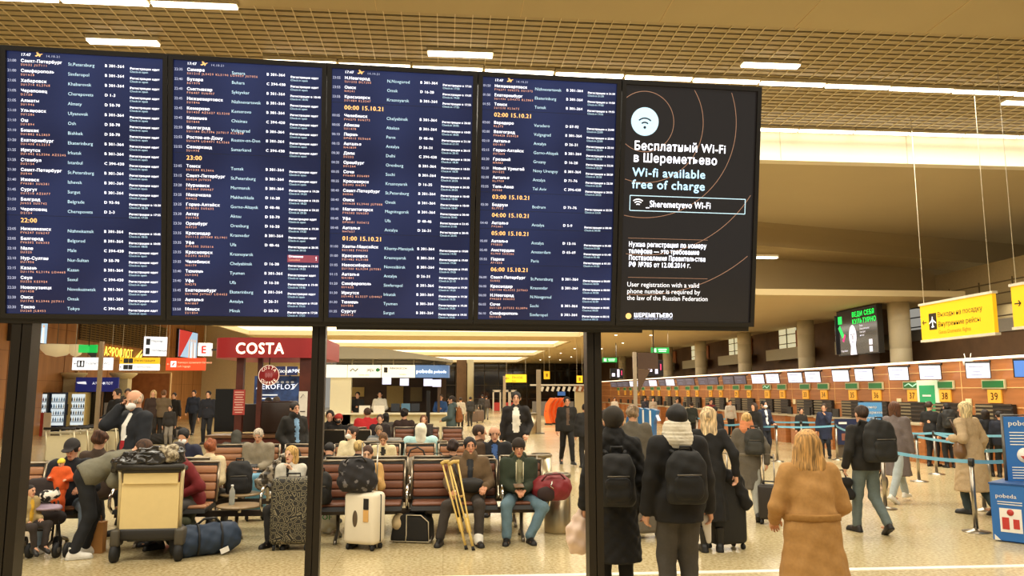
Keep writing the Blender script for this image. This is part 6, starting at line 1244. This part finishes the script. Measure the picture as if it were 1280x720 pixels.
b, k = st('person in a grey belted coat with an orange scarf and pale jeans', 932, y, 516, yaw=-15, pose='walk', topk='coat', top='5f574a', thick=.03, hem=.5, belt='756c5c', hair='c9a468', hairk='bun', scarf='d98a5c', bottom='a5a59a', shoe='211c18', boots=False, arms=('front', (.28, -.1, -.02)), wide=.96)
x, y, _ = world(b, k['tp'](.09, -.17, .06), k['s']); backpack('dark grey small backpack on the person with the orange scarf', (x, y, .98), R(-15), .28, .17, .40, '2e2d28', pocket='3a3934')
x, y, _ = G(1080, 667)
b, k = st('person in a black leather jacket and faded jeans striding away', 1077, y, 507, yaw=6, pose='walk', top='1d1a15', thick=.03, hem=.86, hair='3a2718', bottom='5f6a68', shoe='221a15', arms=((.28, .06, -.05), (.25, .16, .10)), feet=((-.08, .16, 0), (.13, -.22, .06)), wide=1.03)
x, y, _ = world(b, k['tp'](.06, -.25, .02), k['s']); backpack('large black backpack on the striding person in jeans', (x, y, .98), R(6), .46, .27, .56, '171613')
p = world(b, k['wr'][0], k['s']); t = thing('shoulder_bag', 'black laptop bag in the left hand of the person in faded jeans', 'bag', (p[0] - .08, p[1], p[2] - .1), R(8)); soft('body', [CAP((-.14, 0, -.28), (.14, 0, -.28), .07), CAP((-.12, 0, -.1), (.12, 0, -.1), .06)], cloth('16130f'), .012, t, k=.12); m = MB(); m.tube([(-.1, 0, -.06), (-.04, 0, .06), (.04, 0, .06), (.1, 0, -.06)], .01, 6); m.build('handle', BLACK, t)
x, y, _ = G(1117, 628)
b, k = st('person in a long purple-grey coat, light trousers and white shoes', 1116, y, 502, yaw=-62, pose='walk', topk='coat', top='6d625f', thick=.035, hem=.46, hair='5c3a26', hairk='bob', bottom='a9b3b4', shoe='e8e4da', arms=('front', 'down'), feet=((-.08, .34, 0), (.08, -.34, .04)), sole='e0dcd0')
x, y, _ = G(1119, 616); t = thing('stroller', 'grey stroller wheels behind the purple-grey coat', 'stroller', (x, y + .5, 0), R(40)); m = MB(); m.tube([(-.2, 0, .95), (0, 0, .5), (.2, 0, .12)], .015, 6); m.tube([(.25, 0, .5), (-.2, 0, .12)], .015, 6); m.build('frame', DARK, t); [MB().cyl((dx, -.03, .12), (dx, .03, .12), .12, None, 20).build('wheel', M('3a342e', .5), t) for dx in (-.2, .22)]; soft('seat', [CAP((-.05, 0, .5), (.2, 0, .42), .12)], M('7a3a22', .8), .014, t)
x, y, _ = G(1205, 643)
b, k = st('person in a long beige quilted coat with blond bobbed hair', 1207, y, 502, yaw=22, pose='walk', topk='pcoat', top='b39a76', thick=.045, hem=.36, flare=1.25, hair='d8bd8c', hairk='bob', bottom='2e3a3c', shoe='1b1815', arms=((.22, .15, .22), (.29, .05, -.04)), feet=((-.09, .05, 0), (.09, -.26, .05)), topmat=None)
q = b.children
p = world(b, k['tp'](-.25, .0, .06), k['s']); t = thing('shoulder_bag', 'brown leather shoulder bag on the beige quilted coat', 'bag', p, R(60)); soft('body', [ELL((0, 0, 0), (.17, .09, .14)), CAP((-.1, 0, -.06), (.1, 0, -.06), .08)], M('6a4a28', .45), .012, t, k=.05); m = MB(); m.tube([(-.12, 0, .1), (-.05, .06, .34), (.02, .1, .46), (.08, .06, .3), (.12, 0, .1)], .014, 6); m.build('strap', M('4a3018', .5), t)
# seated, nearest bench
YS = YA + .27
b, k = si('seated person in an olive brown jacket holding crutches', 588, YS, 547, top='5f4a30', thick=.04, front='23262a', bottom='37302a', shoe='17130f', hair='17110d', arms=((.20, .26, .16), (.26, .26, .12)), feet=((-.10, .50, 0), (.40, .44, 0)), knee=(.1, .5), wide=1.1, hy=6, collar=True, lean=-4, skin=1)
soft('bandage', [CAP(tuple(k['an'][0] + A(0, 0, .02)), tuple(k['an'][0] + A(0, .03, -.02)), .062, .058)], M('e6e2d8', .8), .01, b, cuts=[])
p = world(b, k['tp'](-.02, .2, .16), k['s']); t = soft('waist_bag', [ELL((0, 0, 0), (.15, .06, .1)), CAP((-.1, 0, .03), (.1, 0, .02), .05)], M('1a1714', .6), .011, None, p, 0, k=.04); tag(t, 'black waist bag across the olive brown jacket', 'bag'); MB().tube([(-.12, .0, .05), (-.2, -.02, .16), (-.24, .1, .3)][::-1], .014, 6).build('strap', BLACK, t)
b, k = si('seated person in a dark beanie, green jacket and blue jeans', 648, YS, 549, top='27301f', thick=.045, front='7d7a5c', bottom='5d7682', shoe='1a1512', hat='2a2018', hair='20160f', arms=((.06, .27, .13), (.06, .27, .13)), feet=((-.12, .42, 0), (.20, .44, 0)), knee=(1.1, .3), wide=1.08, hood='33391f', lean=2, hp=8, skin=1, botthick=.02)
p = world(b, k['wr'][1], k['s']); t = MB().box((0, 0, 0), (.13, .08, .015), bev=.004).build('phone', M('6a5138', .4)); t.location = (p[0] + .03, p[1] - .06, p[2] + .05); t.rotation_euler = (.5, 0, .2); tag(t, 'phone in a brown case held by the seated person in the beanie', 'phone')
m = MB(); a_ = [world(b, k['tp'](s_ * .05, .185 - zz * .05, .5 - zz), k['s']) for s_ in (-1, 1) for zz in (0, .14, .28)]
m.tube(a_[:3], .006, 5); m.tube(a_[3:], .006, 5); o = m.build('drawstring', M('d8cfae', .7)); o.parent = b; o.matrix_parent_inverse = (Matrix.Translation(b.location) @ Matrix.Rotation(b.rotation_euler[2], 4, 'Z')).inverted()
b, k = si('seated person with pinned-back brown hair in a camel jacket', 462, YS, 557, top='c39a5c', thick=.03, front='2a221c', bottom='2b2622', hair='4a2c1a', hairk='bun', arms=((.10, .30, .36), (.16, .28, .34)), hp=14, skin=2, wide=.95, lean=8)
b, k = si('seated person with blond hair in a white denim jacket, hand on the chin', 371, YS, 556, top='cfcabb', thick=.03, front='17140f', bottom='23211f', hair='c49c5a', hairk='bob', arms=('chin', (.12, .28, .1)), yaw=165, lean=10, hp=4, hy=-10, skin=2, wide=.95)
b, k = si('seated person in a dark red sweater leaning towards the trolley', 250, YS, 548, topk='shirt', top='6e161a', thick=.03, bottom='4d4a48', hair='2c1e14', yaw=125, arms=('front', 'front'), lean=20, hp=30, mask='e9e6de')
b, k = si('seated person in a dark cap and jacket holding the baby', 98, YS, 546, top='1b1c22', thick=.04, bottom='6a7884', shoe='dcd7cc', hat='2a2524', hatk='cap', hair='1e1610', arms=((.16, .3, .2), (.10, .32, .28)), yaw=-165, lean=12, hp=22, hy=-12, feet=((-.24, .46, 0), (.22, .46, 0)), sole='efeae0')
# baby and toddler
fx = X_of(88, YS - .35)
b, k = person('baby in an orange overall and yellow knit hat on a lap', (fx, YS - .44, .42), .68, yaw=175, top='d8571c', thick=.055, hem=.82, bottom='d8571c', botthick=.05, shoe='d9c0a0', hat='e3d04a', hair='c98a5c', arms=((.3, .2, .2), (.2, .25, .26)), fine=True, wide=1.1, hp=10)
b, k = person('toddler with dark hair in a grey and yellow top in the stroller', (X_of(42, 9.75), 9.78, .0), .98, yaw=-110, pose='sit', seat=.30, top='b09a6a', thick=.05, front='d9a830', bottom='332b28', hair='1d130d', arms=('front', 'front'), lean=8, fine=True, feet=((-.12, .42, .2), (.12, .42, .2)))
# standing and bending at the left
b, k = st('bald person in a dark jacket with a white and red stripe, phoning', 172, 11.3, 488, yaw=140, top='1d2026', thick=.045, hem=.8, front=(two_tone('red_white_knit', 'b3242c', 'e8e2d8', .01, .4, .5, .8), .05), hair='b9a48c', hairk='bald', mask='f0efec', arms=('down', (.12, .14, .60)), bottom='22201f', wide=1.2, skin=0, fine=True, hp=16, hy=12, elh=(.25, .5, -.9))
_m = [m_ for m_ in bpy.data.materials if m_.name.startswith('red_white_knit')][0]; nt = _m.node_tree
nt.nodes.clear(); ou = nt.nodes.new('ShaderNodeOutputMaterial'); bs = nt.nodes.new('ShaderNodeBsdfPrincipled'); nt.links.new(bs.outputs[0], ou.inputs[0]); tc = nt.nodes.new('ShaderNodeTexCoord'); sx = nt.nodes.new('ShaderNodeSeparateXYZ'); mr = nt.nodes.new('ShaderNodeMath'); mr.operation = 'GREATER_THAN'; mr.inputs[1].default_value = 1.27; mx = nt.nodes.new('ShaderNodeMix'); mx.data_type = 'RGBA'; mx.inputs[6].default_value = (*lin('b3242c'), 1); mx.inputs[7].default_value = (*lin('ece8de'), 1)
nt.links.new(tc.outputs['Object'], sx.inputs[0]); nt.links.new(sx.outputs[2], mr.inputs[0]); nt.links.new(mr.outputs[0], mx.inputs[0]); nt.links.new(mx.outputs[2], bs.inputs['Base Color']); bs.inputs['Roughness'].default_value = .8
p = world(b, k['wr'][1], k['s']); t = MB().box((0, 0, 0), (.02, .07, .14), bev=.004).build('phone', BLACK); t.location = (p[0] + .03, p[1] - .02, p[2] + .08); tag(t, 'phone at the ear of the bald person', 'phone')
b, k = person('person bending forward in a grey olive jacket and black trousers', (X_of(124, 9.95), 9.95, 0), 1.75, yaw=-62, pose='bend', lean=66, hp=60, top='6e6a58', thick=.05, bottom='16171a', shoe='e3ded2', hair='4a2e1a', arms=((.16, .55, -.1), (.16, .5, -.15)), feet=((-.14, -.02, 0), (.16, -.16, 0)), wide=1.1, sole='cfcabe')
b, k = si('person with red hair in a cream jacket, back turned, behind the bench', 261, 11.6, 549, top='d6c39c', thick=.05, hair='8e4a22', hairk='curly', bottom='3a352e', yaw=-12, arms=('lap', 'lap'), wide=1.05, lean=14)
b, k = si('person with black hair and white mask in a navy jacket behind', 236, 13.2, 534, top='23263c', thick=.04, hair='14100d', mask='eef0ee', bottom='2a2622', arms=('front', 'lap'), lean=10, hp=22, fine=False)
b, k = si('seated person with grey hair and beige sweater looking at a phone', 327, 14.0, 535, topk='shirt', top='8e8470', thick=.045, hair='b9ac98', bottom='5a5248', arms=((.07, .28, .12), (.07, .28, .12)), hp=24, lean=6, wide=1.12, fine=True)
p = world(b, k['wr'][1], k['s']); t = MB().box((0, 0, 0), (.14, .08, .014), bev=.004).build('phone', BLACK); t.location = (p[0] + .06, p[1] - .08, p[2] + .04); t.rotation_euler = (.6, 0, 0); tag(t, 'dark phone in the hands of the grey-haired person', 'phone')
b, k = st('young person in a black jacket and light blue shirt by the coffee kiosk', 369, 14.8, 503, yaw=-140, top='1e1b16', thick=.045, hem=.78, front='7fa3c4', hair='1c120c', bottom='201c19', arms=('pocket', 'pocket'), fine=True, collar=True)
b, k = si('hunched person in a dark grey hooded jacket at the kiosk counter', 297, 15.2, 541, top='3a382f', thick=.05, hat='3a382f', hatk='hood', hair='1a1410', yaw=10, lean=24, hp=30, bottom='2a2622', wide=1.15)
b, k = si('person with brown hair behind the bending one, only the hair in view', 131, 11.7, 538, top='4a3a2e', thick=.03, hair='5a3722', hairk='curly', bottom='2a2622', yaw=0)
# middle rows
b, k = si('person in a cream jacket with white mask and tied dark hair', 439, 14.0, 533, top='ddcfa8', thick=.035, hair='3b2418', hairk='bun', mask='f1efe6', bottom='cfc8b8', yaw=150, arms=('lap', 'lap'), hy=-20, fine=True)
b, k = si('person in a cream jacket looking down at a phone', 481, 14.0, 542, top='d9c9a0', thick=.04, front='23201d', hair='6a4a2c', bottom='b8c0c4', arms=((.08, .28, .16), (.08, .28, .16)), hp=30, lean=8, fine=True)
b, k = si('person with fair hair in a black jacket seen from behind, left of the camel jacket', 447, 11.55, 560, top='17171b', thick=.04, hair='c2a468', bottom='2a2622', yaw=-20, lean=10)
b, k = si('dark clad person seen from behind at the middle post', 411, 11.6, 566, top='1e1d1c', thick=.05, hair='1a1410', bottom='2a2622', yaw=0, lean=24, hp=30, wide=1.1)
b, k = si('person with curly dark hair seen from behind, by the crutches', 567, 11.55, 553, top='27231f', thick=.03, hair='33211a', hairk='curly', bottom='2a2622', yaw=0, wide=.9)
b, k = si('balding person in a black and blue jacket behind the beanie', 618, 13.0, 532, top='1c1b1d', thick=.05, front='3c5c94', hair='3a2a1e', hairk='bald', bottom='25221f', hp=10, lean=4, fine=True, wide=1.1)
b, k = si('person with brown hair turned away beside the balding one', 604, 13.1, 531, top='4a3826', thick=.04, hair='3c281a', hairk='short', bottom='25221f', yaw=-90, wide=.95)
b, k = st('walking person in a black cardigan, white shirt and white trousers', 645, 16.2, 490, yaw=176, pose='walk', top='1b1614', thick=.035, hem=.8, front=(M('e9e4d6', .8), .085), hair='17110d', bottom='d9cfb8', arms=(('pocket'), 'down'), fine=True)
x, y, _ = G(708, 581)
b, k = st('walking person all in black with an open scarf', 708, y, 496, yaw=184, pose='walk', top='17140f', thick=.035, hem=.84, front='5a4636', hair='17110d', bottom='15120f', arms=('down', 'down'), fine=True, skin=1, wide=1.05)
b, k = st('standing person in a teal hooded jacket turned left', 565, 24, 495, yaw=80, top='4a5a5a', thick=.05, hem=.85, hair='2a1e16', hood='4a5a5a', bottom='2b2724', arms=('front', 'front'))
p = world(b, k['tp'](0, -.22, .1), k['s']); backpack('orange brown backpack on the teal jacket', (p[0], p[1], 1.0), R(80), .34, .2, .46, '8e5426')
b, k = si('person in a pale blue jacket with a cream hood, back turned', 527, 15.0, 530, top='a9cfce', thick=.08, hat='e9e2cc', hatk='hood', bottom='3a352e', yaw=0, wide=1.3, hair=None or '8a6a4a')
t = soft('carrier_bag', [ELL((0, 0, .16), (.26, .16, .2)), ELL((.1, 0, .32), (.12, .1, .12))], M('e6e2d6', .5, bump=.3), .018, None, (X_of(552, 15.3), 15.1, .48), 0, k=.08, fold=.02, cuts=[((0, 0, 0), (0, 0, -1))]); tag(t, 'bulging white plastic bag right of the pale blue jacket', 'bag')
t = thing('basket', 'low orange brown basket beyond the curly-haired person', 'basket', (X_of(556, 14.3), 14.3, .49)); MB().lathe([(.2, 0), (.27, .16), (.25, .16), (.19, .02)], n=20).build('bowl', M('a5602c', .6), t)
t = suitcase('grey hard suitcase behind the phone-reading person', (X_of(482, 16.3), 16.3, 0), .72, .3, .92, M('77736b', .5), 0)
b, k = si('person with grey hair behind the grey suitcase', 474, 17.0, 531, top='6d7478', thick=.04, hair='7b6a55', bottom='2a2622', yaw=190, hp=30, lean=8)
b, k = si('person in a dark jacket with buzzed hair on a distant bench', 476, 20.6, 518, top='241b1a', thick=.05, hair='4a3a30', bottom='2a2622', lean=4)
b, k = si('person in a bright red jacket turned away, far seats', 459, 22.7, 510, top='c0262a', thick=.06, hair='4a3226', bottom='2a2622', yaw=20, wide=1.25)
b, k = si('person with black bobbed hair beside the red jacket', 483, 22.8, 516, top='55504a', thick=.04, hair='14100d', hairk='bob', bottom='2a2622', yaw=0)
b, k = si('person with dark braids and brown patterned top, far seats', 506, 21.8, 511, top='33211a', thick=.03, hair='1a120e', hairk='curly', bottom='2a2622', yaw=0)
b, k = si('person with long brown hair propping the head, far seats', 530, 20.5, 519, top='2d2623', thick=.04, hair='6a4630', hairk='long', bottom='2a2622', arms=('chin', 'lap'))
b, k = si('person in black with red cap and black mask, far seats left', 424, 19.7, 518, top='181614', thick=.05, hair='1a120e', hat='b0342c', hatk='beanie', mask='1a1817', bottom='1c1917')
b, k = si('dark dressed person beside the middle post, far seats', 413, 19.8, 513, top='1b1917', thick=.05, hair='17110d', bottom='1c1917')
for px, yt, lb, c in ((447, 489, 'ticket agent in black at the left of the counter', '1c1a18'), (475, 488, 'ticket agent with white blouse behind the counter', 'ded6c2'), (551, 492, 'ticket agent in blue behind the blue signs', '34588e')):
    st(lb, px, 31.9, yt + 1, top=c, hair='1d140e', bottom='1b1917', arms=('front', 'front'))
# far walkers and the left background
for i, (px, Y, yt, yw, c, bc, hr, hk, lb) in enumerate((
    (603, 54, 493, 0, '26221f', '1c1a18', '1a120e', 'short', 'far person in a dark jacket, left one of a pair walking away'), (608, 54, 495, 0, '3a302a', '6a665c', '1a120e', 'short', 'far person in a brown jacket, right one of a pair walking away'),
    (576, 40, 497, 0, 'd9d2c4', '2a2622', '3a2a1e', 'short', 'far person in white near the row of suitcases'), (588, 44, 496, 20, '2c2a28', '2a2622', '1a120e', 'short', 'far person in black by the big column'), (550, 34, 500, 180, '7d6a5a', '2a2622', '1a120e', 'short', 'far person in taupe at the end of the ticket counter'),
    (147, 22, 486, 150, '1a1817', '1d1b19', '22170f', 'short', 'person in black with folded arms left of the bald one'), (160, 26, 486, 200, '2a2420', '1d1b19', '2b1c12', 'short', 'dark haired person just behind the bald one'),
    (192, 31, 488, 190, '3a2a22', '2a2622', 'd0b27a', 'long', 'person with long blond hair on the left side'), (205, 31, 488, 0, '6a5a42', '2a2622', '6a4a2c', 'short', 'person in an olive coat beside the long blond hair'), (218, 33, 491, 180, '1f1c1a', '2a2622', '1a120e', 'short', 'dark dressed person near the white kiosk sign'),
    (243, 36, 488, 180, '1c2230', '1a1a1e', '2a1c12', 'short', 'person in a dark navy suit walking left of the coffee kiosk'), (261, 30, 489, 180, '1b1d26', '1a1a1e', '1a120e', 'short', 'dark suited person at the left edge of the coffee kiosk'),
    (336, 19.5, 497, 0, '1e1b18', '2a2622', '1a120e', 'short', 'person in black before the blue hoarding'), (346, 20.5, 496, 0, '6a6a50', '2a2622', '4a3a2a', 'short', 'person in an olive jacket before the blue hoarding'), (214, 29, 507, 180, '2a2622', '8a8378', '1a120e', 'short', 'small person among bags on the left side'))):
    st(lb, px, Y, yt, yaw=yw, top=c, bottom=bc, hair=hr, hairk=hk, arms=('down', 'down') if i != 5 else ('front', 'front'), thick=.028, pose='walk' if i in (0, 1, 10) else 'stand')
for px, py, c, lb in ((212, 549, '6d665c', 'grey bag among the people on the left'), (220, 546, '1c1a18', 'black bag on the floor left of the coffee kiosk'), (201, 555, '2a2826', 'dark bag left of the grey one')):
    t = soft('travel_bag', [CAP((-.25, 0, .18), (.25, 0, .18), .2), ELL((.1, 0, .3), (.15, .12, .12))], cloth(c), .03, None, G(px, py), 0, k=.06, fold=.02, cuts=[((0, 0, 0), (0, 0, -1))]); tag(t, lb, 'bag')
# check-in side
def stf(label, px, py, yt, **kw): x, y, _ = G(px, py); return st(label, px, y, yt, **kw)
b, k = stf('uniformed person with white mask and tie at the belts', 954, 573, 501, yaw=200, top='20263a', thick=.03, hem=.82, front='e8e8ea', hair='17110d', mask='f0f0ee', bottom='1b1d26', arms=('front', 'down'), fine=True)
b, k = stf('person with brown hair in black next to the uniformed one', 942, 575, 504, yaw=120, top='191716', thick=.03, hair='3a261a', bottom='191716', hairk='bob')
b, k = stf('person in a navy coat with a hand at the mouth, at the belts', 1029, 573, 505, yaw=140, topk='coat', top='1f2740', thick=.03, hem=.6, hair='3a2a1e', bottom='1c1e26', arms=('chin', 'down'))
b, k = st('person in a black tee shirt standing at check-in 38', 1160, 19.6, 502, yaw=-60, topk='shirt', top='151414', thick=.02, sleeves='short', hair='3a2a1e', bottom='171615', arms=('front', 'front'))
b, k = st('person in black with a backpack at check-in 38', 1182, 19.2, 504, yaw=-10, top='171615', thick=.03, hair='17110d', bottom='171615')
p = world(b, k['tp'](-.05, -.22, .02), k['s']); backpack('black backpack with pale straps in front of check-in 38', (p[0], p[1], 1.0), R(-10), .34, .22, .5, '1b1a18', pocket='2e2d2a')
b, k = st('dark haired person in black beside the beige quilted coat', 1229, 17.2, 512, yaw=0, top='17181d', thick=.04, hair='241812', hairk='bob', bottom='171615')
b, k = st('person in navy holding papers under check-in 39', 1247, 17.0, 514, yaw=-30, top='1a1e2c', thick=.04, hair='1d140e', bottom='171615', arms=('front', 'front'))
b, k = st('person in dark clothes left of the blond hair at the far belts', 893, 23, 508, yaw=0, top='17181c', thick=.04, hair='15100c', bottom='1b1a18', wide=1.1)
b, k = st('person in dark green behind the blond hair and belts', 864, 30, 503, yaw=0, top='2a2e28', thick=.04, hair='2a1c14', bottom='1b1a18')
b, k = st('person in a grey hood standing behind the long black coat', 790, 11.5, 508, yaw=-10, top='5a5346', thick=.05, hair='8a7358', bottom='2a2622', hairk='curly', wide=1.1)
b, k = st('person in black at the right edge of the third post', 757, 13, 512, yaw=10, top='181615', thick=.05, hair='2a1c14', bottom='1b1a18')
b, k = st('person just left of the third post, mostly hidden', 731, 20, 505, yaw=0, top='191716', thick=.05, hair='1a120e', bottom='191716')
for px, Y, yt, c, lb in ((888, 33, 499, '7a2a2c', 'check-in clerk in dark red at a far desk'), (912, 33, 500, 'c9bfae', 'check-in clerk in white at a far desk'), (1000, 24.5, 510, '2a2622', 'check-in clerk seated behind the wood desk under number 33'), (816, 46, 497, 'b8aa98', 'far clerk in beige left of the knit scarf'), (806, 48, 497, '3a3a44', 'far clerk in grey near the sign post'), (768, 48, 497, 'd9cfc0', 'far person in white right of the third post'), (846, 40, 498, '8a7a6a', 'far clerk in taupe right of the sign post')):
    st(lb, px, Y, yt, top=c, hair='2a1a12', bottom='1b1a18')
